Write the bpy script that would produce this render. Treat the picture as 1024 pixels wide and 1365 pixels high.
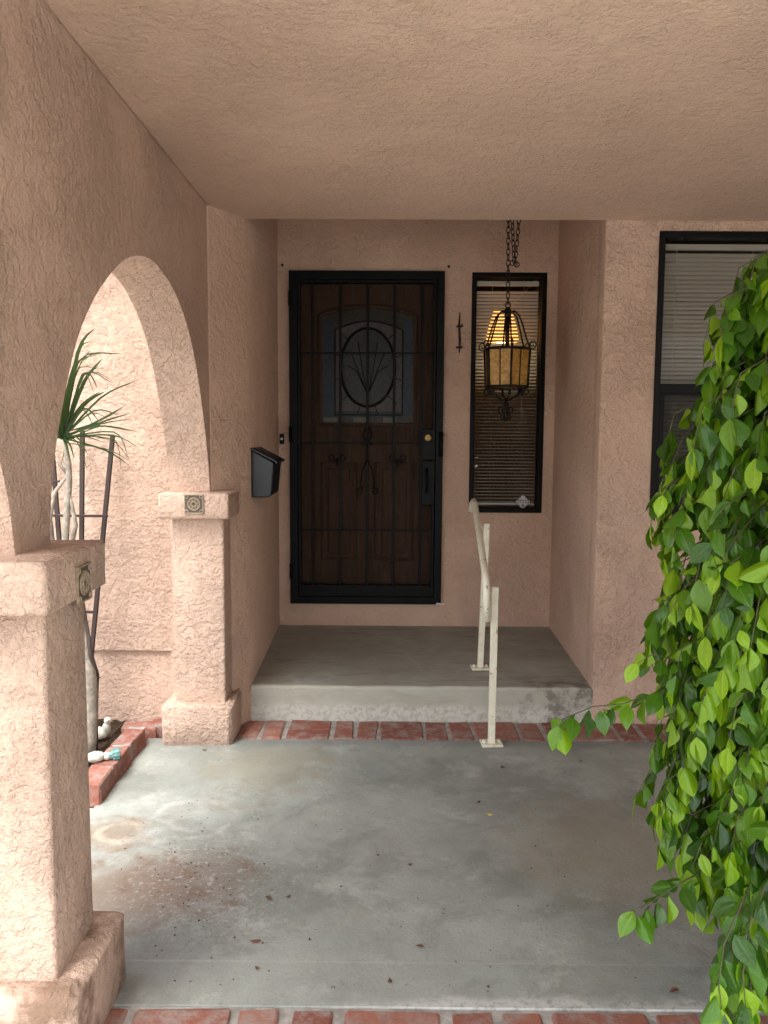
import bpy, bmesh, math, random
from mathutils import Vector, Matrix
random.seed(7)
for o in list(bpy.data.objects): bpy.data.objects.remove(o)
S = bpy.context.scene
COL = S.collection
# ------------------------------------------------------------------ camera
CF, CP, CR, CYW, CH = 1082.36, 0.0956, -0.0059, -0.0057, 1.40
FW = Vector((math.sin(CYW)*math.cos(CP), math.cos(CYW)*math.cos(CP), -math.sin(CP)))
_r = Vector((math.cos(CYW), -math.sin(CYW), 0)); _d = FW.cross(_r)
RI = _r*math.cos(CR) + _d*math.sin(CR); DN = -_r*math.sin(CR) + _d*math.cos(CR)
cam = bpy.data.cameras.new('camera'); camo = bpy.data.objects.new('camera', cam); COL.objects.link(camo)
cam.sensor_fit = 'VERTICAL'; cam.sensor_height = 36; cam.lens = CF/1365*36; cam.clip_end = 1000; cam.clip_start = .02
m = Matrix((RI, -DN, -FW)).transposed().to_4x4(); m.translation = (0, 0, CH); camo.matrix_world = m
S.camera = camo
S.render.resolution_x, S.render.resolution_y = 768, 1024
def px(u, v, X=None, Y=None, Z=None):
    """photo pixel (1024 wide) -> point on the plane X, Y or Z = const"""
    q = FW + RI*((u-512)/CF) + DN*((v-682.5)/CF)
    k = X/q.x if X is not None else Y/q.y if Y is not None else (Z-CH)/q.z
    return q*k + Vector((0, 0, CH))
# ------------------------------------------------------------------ light
W = bpy.data.worlds.new('World'); S.world = W; W.use_nodes = True
wn = W.node_tree; bg = wn.nodes['Background']
sky = wn.nodes.new('ShaderNodeTexSky'); sky.sky_type = 'NISHITA'; sky.sun_disc = False
SUN_EL, SUN_AZ = math.radians(66), math.radians(195)      # azimuth clockwise from +y
sky.sun_elevation = SUN_EL; sky.sun_rotation = SUN_AZ; sky.air_density = 1.0; sky.dust_density = 4.0; sky.ozone_density = 1.0
hs_ = wn.nodes.new('ShaderNodeHueSaturation'); hs_.inputs['Saturation'].default_value = .35      # overcast: greyed sky
wn.links.new(sky.outputs[0], hs_.inputs['Color']); wn.links.new(hs_.outputs[0], bg.inputs[0]); bg.inputs[1].default_value = 0.12
sl = bpy.data.lights.new('sun', 'SUN'); sl.energy = 1.0; sl.angle = math.radians(35); sl.color = (1, .98, .96)
slo = bpy.data.objects.new('sun', sl); COL.objects.link(slo)
sdir = Vector((math.sin(SUN_AZ)*math.cos(SUN_EL), math.cos(SUN_AZ)*math.cos(SUN_EL), math.sin(SUN_EL)))
slo.rotation_euler = sdir.to_track_quat('Z', 'Y').to_euler(); slo.location = sdir*30
S.view_settings.view_transform = 'Standard'; S.view_settings.look = 'None'; S.view_settings.gamma = 1
S.view_settings.use_curve_mapping = False
S.view_settings.exposure = 2.5
S.render.engine = 'CYCLES'; S.cycles.max_bounces = 10; S.cycles.diffuse_bounces = 6; S.cycles.transparent_max_bounces = 16

# ------------------------------------------------------------------ materials
class NT:
    def __init__(s, name):
        s.m = bpy.data.materials.new(name); s.m.use_nodes = True; s.t = s.m.node_tree; s.n = s.t.nodes; s.n.clear()
        s.out = s.n.new('ShaderNodeOutputMaterial')
        s.b = s.n.new('ShaderNodeBsdfPrincipled'); s.l(s.b.outputs[0], s.out.inputs[0])
    def l(s, a, b): s.t.links.new(a, b)
    def co(s, kind='Object'):
        return s.n.new('ShaderNodeTexCoord').outputs[kind]
    def mapping(s, v, sc=(1, 1, 1), loc=(0, 0, 0)):
        k = s.n.new('ShaderNodeMapping'); s.l(v, k.inputs[0]); k.inputs['Scale'].default_value = sc; k.inputs['Location'].default_value = loc
        return k.outputs[0]
    def noise(s, v, scale, detail=3, rough=.55, dist=0):
        k = s.n.new('ShaderNodeTexNoise'); s.l(v, k.inputs['Vector']); k.inputs['Scale'].default_value = scale
        k.inputs['Detail'].default_value = detail; k.inputs['Roughness'].default_value = rough; k.inputs['Distortion'].default_value = dist
        return k.outputs[0]
    def vor(s, v, scale, feat='F1'):
        k = s.n.new('ShaderNodeTexVoronoi'); k.feature = feat; s.l(v, k.inputs['Vector']); k.inputs['Scale'].default_value = scale
        return k.outputs[0]
    def ss(s, v, a, b, lo=0, hi=1):
        k = s.n.new('ShaderNodeMapRange'); k.interpolation_type = 'SMOOTHSTEP'; s.l(v, k.inputs[0])
        for i, x in zip((1, 2, 3, 4), (a, b, lo, hi)): k.inputs[i].default_value = x
        return k.outputs[0]
    def mth(s, op, a, b=0.0):
        k = s.n.new('ShaderNodeMath'); k.operation = op
        for i, x in enumerate((a, b)):
            if hasattr(x, 'links'): s.l(x, k.inputs[i])
            else: k.inputs[i].default_value = x
        return k.outputs[0]
    def mix(s, f, a, b, mode='MIX'):
        k = s.n.new('ShaderNodeMix'); k.data_type = 'RGBA'; k.blend_type = mode
        for i, x in ((0, f), (6, a), (7, b)):
            if hasattr(x, 'links'): s.l(x, k.inputs[i])
            elif i == 0: k.inputs[0].default_value = x
            else: k.inputs[i].default_value = (*x, 1) if len(x) == 3 else x
        return k.outputs[2]
    def dist(s, v, p, sc=(1, 1, 1)):
        k = s.mapping(v, sc, (-p[0]*sc[0], -p[1]*sc[1], -p[2]*sc[2]))
        l = s.n.new('ShaderNodeVectorMath'); l.operation = 'LENGTH'; s.l(k, l.inputs[0]); return l.outputs['Value']
    def bump(s, h, strength, dist):
        k = s.n.new('ShaderNodeBump'); s.l(h, k.inputs['Height']); k.inputs['Strength'].default_value = strength
        k.inputs['Distance'].default_value = dist; s.l(k.outputs[0], s.b.inputs['Normal']); return k
    def set(s, **kw):
        for k, x in kw.items():
            i = s.b.inputs[k.replace('_', ' ')]
            if hasattr(x, 'links'): s.l(x, i)
            else: i.default_value = (*x, 1) if isinstance(x, tuple) and len(x) == 3 else x
    def rnd(s): return s.n.new('ShaderNodeObjectInfo').outputs['Random']

def stucco(name, a, b, lace=24., strength=.7, dirty=None):
    t = NT(name); v = t.co()
    c = t.mix(t.ss(t.noise(v, 2.2, 4, .6), .3, .7), a, b)
    big = t.noise(v, .9, 3)
    c = t.mix(t.ss(big, .45, .75, 0, .13), c, (a[0]*.8, a[1]*.8, a[2]*.78))
    if dirty:
        dm = t.ss(t.noise(v, 7, 5, .65), .38, .6)
        c = t.mix(t.mth('MULTIPLY', dm, dirty), c, (.12, .065, .035))
    sp = t.ss(t.noise(v, 120, 3, .65), .58, .72, 0, .38)
    c = t.mix(sp, c, (b[0]*.45, b[1]*.42, b[2]*.4))
    n = t.noise(v, lace, 5, .62, .25)
    pl = t.ss(n, .42, .55); pl2 = t.ss(t.noise(t.mapping(v, (1, 1, 1.2), (3.1, 1.7, 9.2)), lace*1.9, 4, .65, .2), .47, .58)
    f = t.noise(v, 95, 6, .75)
    h = t.mth('ADD', t.mth('ADD', t.mth('MULTIPLY', pl, .5), t.mth('MULTIPLY', pl2, .28)), t.mth('MULTIPLY', f, .75))
    pit = t.mth('MULTIPLY', t.ss(n, .36, .44, 1, 0), t.ss(f, .35, .5, 1, 0)); c = t.mix(t.mth('MULTIPLY', pit, .75), c, (b[0]*.5, b[1]*.47, b[2]*.45))
    patch = t.ss(t.noise(t.mapping(v, (1, 1, 1), (2.2, 8.1, 4.4)), 3.2, 3, .6), .36, .60, .55, 1.)
    h = t.mth('MULTIPLY', h, patch)
    t.bump(h, strength, .011); t.set(Base_Color=c, Roughness=.92, Specular_IOR_Level=.25)
    return t.m
STUCCO = stucco('pink_stucco', (.57, .40, .305), (.63, .45, .35), 26., 1.)
STUCCO_SMOOTH = stucco('pink_stucco_troweled', (.61, .43, .325), (.67, .48, .37), 20., .85)
STUCCO_CEIL = stucco('pink_stucco_ceiling', (.66, .475, .36), (.70, .51, .39), 30., .75)
STUCCO_DIRTY = stucco('pink_stucco_soiled', (.52, .365, .28), (.58, .415, .32), 22., .7, .75)

def simple(name, col, rough=.5, metal=0., var=.25, scale=30., bump=.0, bscale=120., spec=.5, bd=.002):
    t = NT(name); v = t.co(); n = t.noise(v, scale, 4, .6)
    d = tuple(x*(1-var) for x in col); l = tuple(min(1, x*(1+var*.6)) for x in col)
    t.set(Base_Color=t.mix(t.ss(n, .3, .7), d, l), Roughness=t.ss(n, .2, .8, max(0, rough-.08), min(1, rough+.1)), Metallic=metal, Specular_IOR_Level=spec)
    if bump: t.bump(t.noise(v, bscale, 4, .6), bump, bd)
    return t.m
BLACK = simple('black_enamel', (.0035, .0042, .005), .42, 0, .3, 40, .15, 200, .12)
IRON = simple('lantern_iron', (.022, .016, .012), .5, .6, .4, 60, .4, 160)
MAILM = simple('mailbox_enamel', (.010, .013, .018), .38, 0, .25, 40, .1, 300)
BRONZE = simple('window_frame_bronze', (.005, .0048, .0045), .45, 0, .3, 50, .1, 200, .12)
WOOD_T = simple('trellis_wood', (.028, .014, .010), .7, 0, .4, 60, .5, 90)
ROOMW = simple('room_plaster', (.10, .09, .08), .9, 0, .1, 5)
ROOFM = simple('roof_gravel', (.25, .2, .17), .95, 0, .3, 40, .6, 60)
SOIL = simple('planter_soil', (.045, .028, .018), .95, 0, .5, 30, 1., 60, .2, .02)
MORTAR = simple('mortar', (.33, .31, .28), .95, 0, .3, 25, .9, 110, .2, .004)
TEAL = simple('teal_glaze', (.13, .27, .25), .5, 0, .45, 40)
CERAM = simple('white_glaze', (.55, .54, .46), .5, 0, .45, 22, .3, 60)
RUST = simple('rusty_iron', (.07, .035, .02), .8, .3, .5, 80, .6, 150)
BRASS = simple('aged_brass', (.22, .16, .07), .4, .9, .3, 80)
DRYLEAF = simple('dry_leaf_brown', (.12, .055, .028), .8, 0, .4, 60)
TERRA = simple('terracotta', (.36, .15, .08), .85, 0, .25, 12, .4, 80)
BARK = simple('fig_bark', (.17, .13, .095), .9, 0, .35, 40, .7, 90)
TWIG = simple('fig_twig', (.075, .07, .03), .7, 0, .3, 60)
BARK2 = simple('dracaena_bark', (.27, .235, .19), .9, 0, .35, 30, .8, 70, .3, .006)
VINE = simple('dry_vine', (.05, .035, .028), .9, 0, .4, 40, .8, 80)
CORD = simple('blind_cord', (.55, .53, .47), .8)
STICK = simple('sticker_silver', (.45, .46, .5), .5, 0, .1, 60)
STICKD = simple('sticker_dark', (.03, .035, .05), .5)
WSTICK = simple('sticker_white', (.8, .8, .8), .6, 0, .05)

def rail_paint():
    t = NT('cream_rail_paint'); v = t.co()
    n = t.noise(v, 18, 5, .65); ch = t.ss(t.noise(v, 48, 5, .72), .61, .66)
    c = t.mix(t.ss(n, .3, .75), (.72, .69, .56), (.62, .58, .44)); c = t.mix(ch, c, (.16, .09, .05))
    t.set(Base_Color=c, Roughness=.45); t.bump(t.noise(v, 90, 3), .2, .002); return t.m
RAILM = rail_paint()

def brick_mat():
    t = NT('red_brick'); v = t.co(); r = t.rnd()
    off = t.n.new('ShaderNodeCombineXYZ'); k = t.mth('MULTIPLY', r, 37.)
    for i in range(3): t.l(k, off.inputs[i])
    a = t.n.new('ShaderNodeVectorMath'); t.l(v, a.inputs[0]); t.l(off.outputs[0], a.inputs[1]); v = a.outputs[0]
    c = t.mix(r, (.19, .062, .042), (.30, .12, .08))
    c = t.mix(t.ss(t.noise(v, 30, 4, .65), .45, .7, 0, .7), c, (.19, .075, .065))
    w = t.ss(t.noise(v, 13, 6, .75), .42, .66, 0, .85)
    c = t.mix(w, c, (.27, .225, .20))
    t.set(Base_Color=c, Roughness=.9, Specular_IOR_Level=.25)
    t.bump(t.noise(v, 70, 5, .7), .8, .005); return t.m
BRICKM = brick_mat()

def concrete(name, kind):
    t = NT(name); v = t.co()
    n1 = t.noise(v, 1.3, 12, .68, .2); n2 = t.noise(v, 6, 10, .72, .2)
    c = t.mix(t.ss(n1, .3, .7), (.205, .22, .195), (.33, .35, .315))
    c = t.mix(t.ss(n2, .5, .75, 0, .45), c, (.36, .345, .30))
    c = t.mix(t.ss(t.noise(t.mapping(v, (1, 1, 1), (7, 3, 0)), 2.3, 4, .6, .8), .55, .75, 0, .55), c, (.20, .17, .125))
    c = t.mix(t.ss(t.noise(v, 60, 3, .7), .55, .8, 0, .35), c, (.16, .16, .15))
    c = t.mix(t.ss(t.noise(t.mapping(v, (1, 1, 1), (11, 4, 2)), 3.1, 12, .74, .3), .47, .60, 0, .5), c, (.16, .168, .145))
    c = t.mix(t.ss(t.noise(t.mapping(v, (1, 1, 1), (1, 14, 2)), 4.6, 12, .78, .2), .54, .64, 0, .45), c, (.41, .415, .385))
    c = t.mix(t.ss(t.noise(t.mapping(v, (1, 1, 1), (6, 1, 5)), 130, 3, .7), .56, .68, 0, .5), c, (.12, .12, .11))
    wob = t.mth('MULTIPLY', t.mth('SUBTRACT', t.noise(v, 6, 9, .68), .5), .17)
    def ring(p, r, wdt, col, amt, sc=(1, 1, 0), fill=0):
        nonlocal c
        d = t.mth('ADD', t.dist(v, p, sc), wob)
        rg = t.mth('MULTIPLY', t.ss(d, r-wdt, r), t.ss(d, r, r+wdt, 1, 0))
        br = t.ss(t.noise(v, 9, 5, .7), .38, .66)
        c = t.mix(t.mth('MULTIPLY', t.mth('MULTIPLY', rg, br), amt), c, col)
        if fill: c = t.mix(t.ss(d, r*.5, r*1.05, fill, 0), c, col)
    if kind == 'slab':
        P = lambda u, w: px(u, w, Z=0)
        ring(P(255, 1090), .15, .025, (.42, .42, .40), .6); ring(P(255, 1092), .07, .03, (.40, .40, .38), .45)
        ring(P(150, 1112), .12, .05, (.20, .12, .07), .9, fill=.5); ring(P(160, 1110), .06, .03, (.42, .38, .3), .7)
        ring(P(165, 1190), .21, .06, (.16, .10, .065), .9, fill=.65)
        ring(P(255, 1175), .19, .06, (.15, .095, .07), .8, fill=.5)
        ring(P(360, 1020), .25, .1, (.23, .20, .13), .5, fill=.45)
        ring(P(600, 1160), .3, .05, (.36, .37, .34), .35); ring(P(820, 1130), .33, .12, (.25, .21, .15), .6, fill=.5)
        # coarse pitted dirt left of the middle
        d = t.mth('ADD', t.dist(v, P(265, 1190), (1, .8, 0)), wob)
        pm = t.mth('MULTIPLY', t.ss(d, .10, .36, 1, 0), t.ss(t.noise(v, 75, 3, .75), .5, .62))
        c = t.mix(t.mth('MULTIPLY', pm, .5), c, (.12, .10, .085))
        pm2 = t.mth('MULTIPLY', t.ss(d, .10, .42, 1, 0), t.ss(t.noise(t.mapping(v, (1, 1, 1), (5, 5, 0)), 48, 4, .7), .54, .64))
        c = t.mix(t.mth('MULTIPLY', pm2, .4), c, (.46, .46, .44))
        # soot-grey smear by the pier, lime crust along the brick edge
        c = t.mix(t.ss(t.mth('ADD', t.dist(v, P(215, 1275), (1, .8, 0)), wob), .05, .26, .55, 0), c, (.11, .11, .11))
        s = t.n.new('ShaderNodeSeparateXYZ'); t.l(v, s.inputs[0]); y = s.outputs[1]; x = s.outputs[0]
        yy = t.mth('ADD', y, t.mth('MULTIPLY', t.mth('SUBTRACT', t.noise(v, 5, 4, .65), .5), .16))
        cr = t.mth('MULTIPLY', t.ss(yy, 1.875, 1.92, 1, 0), t.ss(t.mth('ADD', x, t.mth('MULTIPLY', n1, .8)), .1, .5))
        cr = t.mth('MULTIPLY', cr, t.ss(t.noise(v, 50, 4, .7), .3, .55))
        c = t.mix(t.mth('MULTIPLY', cr, .8), c, (.50, .49, .46))
        ln = t.mth('MULTIPLY', t.ss(y, 2.03, 2.035), t.ss(y, 2.038, 2.043, 1, 0))
        c = t.mix(t.mth('MULTIPLY', ln, .16), c, (.45, .45, .42))
        c = t.mix(t.ss(y, 2.035, 2.04, .08, 0), c, (.2, .21, .19))
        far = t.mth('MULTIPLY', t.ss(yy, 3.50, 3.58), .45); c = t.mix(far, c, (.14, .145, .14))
    else:
        s = t.n.new('ShaderNodeSeparateXYZ'); t.l(v, s.inputs[0])
        c = t.mix(.42, c, (.38, .355, .29))
        str_ = t.noise(t.mapping(v, (1.2, 6, 6)), 2.5, 5, .65, .8)
        c = t.mix(t.ss(str_, .5, .7, 0, .5), c, (.17, .14, .105))
        ring(px(800, 885, Z=.17), .16, .06, (.34, .29, .23), .8, (1, .8, 0), .3); ring(px(415, 903, Z=.17), .09, .03, (.40, .40, .37), .7)
        rz = t.mth('MULTIPLY', t.ss(s.outputs[1], 3.90, 3.885), 1.)
        zz = t.mth('ADD', s.outputs[2], t.mth('MULTIPLY', t.mth('SUBTRACT', t.noise(v, 9, 4, .7), .5), .06))
        c = t.mix(t.mth('MULTIPLY', t.ss(zz, .05, .10, 1, 0), t.ss(t.noise(v, 45, 6, .75), .40, .55, 0, .9)), c, (.55, .55, .52))
        c = t.mix(t.mth('MULTIPLY', rz, .45), c, (.46, .44, .36))
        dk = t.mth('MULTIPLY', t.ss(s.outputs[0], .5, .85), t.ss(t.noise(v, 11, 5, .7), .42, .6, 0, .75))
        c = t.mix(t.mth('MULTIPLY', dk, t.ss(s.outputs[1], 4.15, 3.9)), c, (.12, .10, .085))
    t.set(Base_Color=c, Roughness=t.ss(n2, .3, .7, .62, .85), Specular_IOR_Level=.35)
    t.bump(t.mth('ADD', t.mth('MULTIPLY', t.noise(v, 90, 5, .7), .5), n2), .55, .005)
    return t.m
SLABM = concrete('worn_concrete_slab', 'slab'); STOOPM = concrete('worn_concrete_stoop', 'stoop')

def ground_mat():
    t = NT('dry_garden_ground'); v = t.co(); n = t.noise(v, .8, 5, .6)
    t.set(Base_Color=t.mix(t.ss(n, .35, .65), (.46, .44, .40), (.40, .39, .34)), Roughness=.95)
    t.bump(t.noise(v, 30, 5, .7), .6, .02); return t.m
GROUNDM = ground_mat()

def glass_mat(name, tint=(1, 1, 1), refl=1.):
    t = NT(name); t.n.remove(t.b)
    tr = t.n.new('ShaderNodeBsdfTransparent'); tr.inputs[0].default_value = (*tint, 1)
    g = t.n.new('ShaderNodeBsdfGlossy'); g.inputs['Roughness'].default_value = .03
    fr = t.n.new('ShaderNodeFresnel'); fr.inputs[0].default_value = 1.5
    mx = t.n.new('ShaderNodeMixShader'); t.l(t.mth('MULTIPLY', fr.outputs[0], refl), mx.inputs[0]); t.l(tr.outputs[0], mx.inputs[1]); t.l(g.outputs[0], mx.inputs[2])
    t.l(mx.outputs[0], t.out.inputs[0]); return t.m
GLASS = glass_mat('window_glass', (.86, .88, .86), .35)
def screen_mat(name, col, open_):
    t = NT(name); tr = t.n.new('ShaderNodeBsdfTransparent'); mx = t.n.new('ShaderNodeMixShader')
    t.set(Base_Color=col, Roughness=.7, Specular_IOR_Level=.04); mx.inputs[0].default_value = 1-open_
    t.l(tr.outputs[0], mx.inputs[1]); t.l(t.b.outputs[0], mx.inputs[2]); t.l(mx.outputs[0], t.out.inputs[0]); return t.m
SCREEN = screen_mat('dark_screen_mesh', (.004, .005, .006), .47)
SCREEN2 = screen_mat('window_insect_mesh', (.02, .02, .02), .45)

def wood_door_mat():
    t = NT('stained_door_wood'); v = t.co()
    g = t.noise(t.mapping(v, (14, 14, 1.2)), 3, 5, .6, 1.5)
    t.set(Specular_IOR_Level=.2, Base_Color=t.mix(t.ss(g, .3, .7), (.17, .085, .05), (.25, .14, .085)), Roughness=.45)
    t.bump(g, .2, .002); return t.m
DOORW = wood_door_mat()
def leaded(name, col):
    t = NT(name); v = t.co(); n = t.noise(v, 60, 4, .6)
    t.set(Base_Color=t.mix(t.ss(n, .3, .7), tuple(x*.7 for x in col), col), Roughness=.25); t.bump(t.noise(v, 45, 3), .5, .004); return t.m
LG_GREY = leaded('leaded_glass_grey', (.17, .175, .175)); LG_ROSE = leaded('leaded_glass_rose', (.30, .265, .27)); LG_BLUE = leaded('leaded_glass_blue', (.11, .15, .22)); LG_CLEAR = leaded('leaded_glass_clear', (.38, .41, .40)); LG_OLIVE = leaded('leaded_glass_olive', (.16, .155, .13))
CAME = simple('lead_came', (.025, .022, .02), .5, .5)

def amber():
    t = NT('amber_hammered_glass'); v = t.co()
    w = t.vor(v, 75); n = t.noise(v, 40, 4, .6, 1.)
    c = t.mix(t.ss(n, .35, .65), (.30, .15, .03), (.46, .27, .07))
    t.set(Base_Color=c, Roughness=.3, Specular_IOR_Level=.35); t.bump(w, .45, .004); return t.m
AMBER = amber()
def emis(name, col, s):
    t = NT(name); t.set(Base_Color=(.8, .6, .4), Emission_Color=col, Emission_Strength=s); return t.m
LAMP_SHADE = emis('lit_lamp_shade', (1, .36, .06), .9); LAMP_BULB = emis('lit_lamp_bulb', (1, .66, .24), 4.)

def blind_mat(name, a):
    t = NT(name); v = t.co(); n = t.noise(v, 5, 3)
    tr = t.n.new('ShaderNodeBsdfTranslucent'); tr.inputs[0].default_value = (*a, 1); mx = t.n.new('ShaderNodeMixShader'); mx.inputs[0].default_value = .15
    t.set(Base_Color=t.mix(n, tuple(x*.85 for x in a), a), Roughness=.5)
    t.l(t.b.outputs[0], mx.inputs[1]); t.l(tr.outputs[0], mx.inputs[2]); t.l(mx.outputs[0], t.out.inputs[0]); return t.m
BLIND = blind_mat('cream_blind_slat', (.72, .76, .78)); BLIND2 = blind_mat('beige_blind_slat', (.52, .46, .40))

def leaf_mat(name, dark, mid, young, spec=.4):
    t = NT(name)
    at = t.n.new('ShaderNodeAttribute'); at.attribute_name = 'tint'; f = at.outputs['Fac']
    ar = t.n.new('ShaderNodeAttribute'); ar.attribute_name = 'rib'; rb = ar.outputs['Fac']
    v = t.co(); n = t.noise(v, 9, 3)
    c = t.mix(t.ss(f, 0., .55), dark, mid); c = t.mix(t.ss(f, .55, 1.), c, young)
    c = t.mix(t.ss(n, .3, .7, 0, .22), c, tuple(x*1.5 for x in mid))
    c = t.mix(t.ss(rb, .85, 1., 0, .16), c, (.30, .40, .13))
    t.set(Base_Color=c, Roughness=.22, Specular_IOR_Level=spec)
    t.bump(t.mth('ADD', n, rb), .25, .01)
    tr = t.n.new('ShaderNodeBsdfTranslucent'); t.l(t.mix(.5, c, (.25, .42, .03)), tr.inputs[0]); mx = t.n.new('ShaderNodeMixShader'); mx.inputs[0].default_value = .28
    t.l(t.b.outputs[0], mx.inputs[1]); t.l(tr.outputs[0], mx.inputs[2]); t.l(mx.outputs[0], t.out.inputs[0]); return t.m
FIGLEAF = leaf_mat('fig_leaf', (.013, .052, .005), (.055, .155, .007), (.22, .38, .009))
DRACLEAF = leaf_mat('dracaena_leaf', (.010, .022, .009), (.018, .035, .012), (.06, .075, .025), .15)

# ------------------------------------------------------------------ helpers
def link(name, me, mat=None, parent=None, smooth=False):
    o = bpy.data.objects.new(name, me); COL.objects.link(o)
    if mat is not None and not me.materials:
        for k in (mat if isinstance(mat, (list, tuple)) else [mat]): me.materials.append(k)
    if smooth:
        for p in me.polygons: p.use_smooth = True
    if parent: o.parent = parent
    return o
def tag(o, label, cat=None, group=None, kind=None):
    o['label'] = label
    if cat: o['category'] = cat
    if group: o['group'] = group
    if kind: o['kind'] = kind
    return o
def empty(name, loc=(0, 0, 0)):
    o = bpy.data.objects.new(name, None); COL.objects.link(o); o.location = loc; o.empty_display_size = .1; return o
def fin(bm, name, mat, parent=None, smooth=False, bevel=0, seg=2):
    bmesh.ops.recalc_face_normals(bm, faces=bm.faces)
    me = bpy.data.meshes.new(name); bm.to_mesh(me); bm.free()
    o = link(name, me, mat, parent, smooth)
    if bevel:
        b = o.modifiers.new('bevel', 'BEVEL'); b.width = bevel; b.segments = seg; b.limit_method = 'ANGLE'; b.angle_limit = math.radians(35)
        b.harden_normals = False
        for p in me.polygons: p.use_smooth = True
        try: me.set_sharp_from_angle(angle=math.radians(50))
        except Exception: pass
    return o
def box(bm, x0, x1, y0, y1, z0, z1, mi=0):
    v = [bm.verts.new((x, y, z)) for x in (x0, x1) for y in (y0, y1) for z in (z0, z1)]
    for f in ((0, 1, 3, 2), (4, 6, 7, 5), (0, 4, 5, 1), (2, 3, 7, 6), (0, 2, 6, 4), (1, 5, 7, 3)):
        bm.faces.new([v[i] for i in f]).material_index = mi
    return v
def prism(bm, pts, axis, a, b, mi=0):
    """extrude a polygon (list of 2-d points) along axis from a to b"""
    def p3(p, t): return {'x': (t, p[0], p[1]), 'y': (p[0], t, p[1]), 'z': (p[0], p[1], t)}[axis]
    A = [bm.verts.new(p3(p, a)) for p in pts]; B = [bm.verts.new(p3(p, b)) for p in pts]
    bm.faces.new(A).material_index = mi; bm.faces.new(B[::-1]).material_index = mi
    n = len(pts)
    for i in range(n): bm.faces.new((A[i], A[(i+1) % n], B[(i+1) % n], B[i])).material_index = mi
def tube(bm, pts, rad, n=8, cap=True, mi=0):
    pts = [Vector(p) for p in pts]; N = len(pts)
    rad = rad if isinstance(rad, (list, tuple)) else [rad]*N
    rings = []; up = None
    for i, p in enumerate(pts):
        t = (pts[min(i+1, N-1)] - pts[max(i-1, 0)]).normalized()
        if up is None: up = t.orthogonal().normalized()
        up = (up - t*up.dot(t)).normalized(); sd = t.cross(up)
        rings.append([bm.verts.new(p + (up*math.cos(2*math.pi*k/n) + sd*math.sin(2*math.pi*k/n))*rad[i]) for k in range(n)])
    for a, b in zip(rings, rings[1:]):
        for k in range(n): bm.faces.new((a[k], a[(k+1) % n], b[(k+1) % n], b[k])).material_index = mi
    if cap: bm.faces.new(rings[0]).material_index = mi; bm.faces.new(rings[-1][::-1]).material_index = mi
def lathe(bm, prof, cx, cy, n=20, mi=0):
    rings = [[bm.verts.new((cx+r*math.cos(2*math.pi*k/n), cy+r*math.sin(2*math.pi*k/n), z)) for k in range(n)] for r, z in prof]
    for a, b in zip(rings, rings[1:]):
        for k in range(n): bm.faces.new((a[k], a[(k+1) % n], b[(k+1) % n], b[k])).material_index = mi
    bm.faces.new(rings[0][::-1]).material_index = mi; bm.faces.new(rings[-1]).material_index = mi
def torus(bm, c, R, r, ax=Vector((0, 1, 0)), n=18, k=6, sz=(1, 1), mi=0):
    ax = Vector(ax).normalized(); e1 = ax.orthogonal().normalized() if abs(ax.z) > .9 else Vector((0, 0, 1)); e1 = (e1-ax*e1.dot(ax)).normalized(); e2 = ax.cross(e1)
    c = Vector(c); rings = []
    for i in range(n):
        a = 2*math.pi*i/n; d = e1*math.cos(a)*sz[0] + e2*math.sin(a)*sz[1]; dn = d.normalized()
        rings.append([bm.verts.new(c + d*R + (dn*math.cos(2*math.pi*j/k) + ax*math.sin(2*math.pi*j/k))*r) for j in range(k)])
    for i in range(n):
        a, b = rings[i], rings[(i+1) % n]
        for j in range(k): bm.faces.new((a[j], a[(j+1) % k], b[(j+1) % k], b[j])).material_index = mi
def spiral(c, ex, ez, r0, turns, n=16, start=0.):
    """flat scroll of points round c in the plane ex, ez"""
    c, ex, ez = Vector(c), Vector(ex), Vector(ez)
    return [c + (ex*math.cos(start+2*math.pi*turns*i/n) + ez*math.sin(start+2*math.pi*turns*i/n))*(r0*(1-.75*i/n)) for i in range(n+1)]
def wall_grid(bm, xs, zs, holes, y0, y1):
    """wall in the x-z plane with rectangular holes (x0,x1,z0,z1); welded, so only real edges are bevelled"""
    xs = sorted(set(xs + [h[0] for h in holes] + [h[1] for h in holes])); zs = sorted(set(zs + [h[2] for h in holes] + [h[3] for h in holes]))
    V = {}
    def vt(i, j, k):
        if (i, j, k) not in V: V[i, j, k] = bm.verts.new((xs[i], (y0, y1)[k], zs[j]))
        return V[i, j, k]
    def solid(i, j):
        if not (0 <= i < len(xs)-1 and 0 <= j < len(zs)-1): return False
        cx, cz = (xs[i]+xs[i+1])/2, (zs[j]+zs[j+1])/2
        return not any(h[0] < cx < h[1] and h[2] < cz < h[3] for h in holes)
    for i in range(len(xs)-1):
        for j in range(len(zs)-1):
            if not solid(i, j): continue
            for k in (0, 1): bm.faces.new([vt(i, j, k), vt(i+1, j, k), vt(i+1, j+1, k), vt(i, j+1, k)])
            for (di, dj), (a, b) in {(-1, 0): ((i, j), (i, j+1)), (1, 0): ((i+1, j), (i+1, j+1)), (0, -1): ((i, j), (i+1, j)), (0, 1): ((i, j+1), (i+1, j+1))}.items():
                if not solid(i+di, j+dj): bm.faces.new([vt(*a, 0), vt(*b, 0), vt(*b, 1), vt(*a, 1)])

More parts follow.
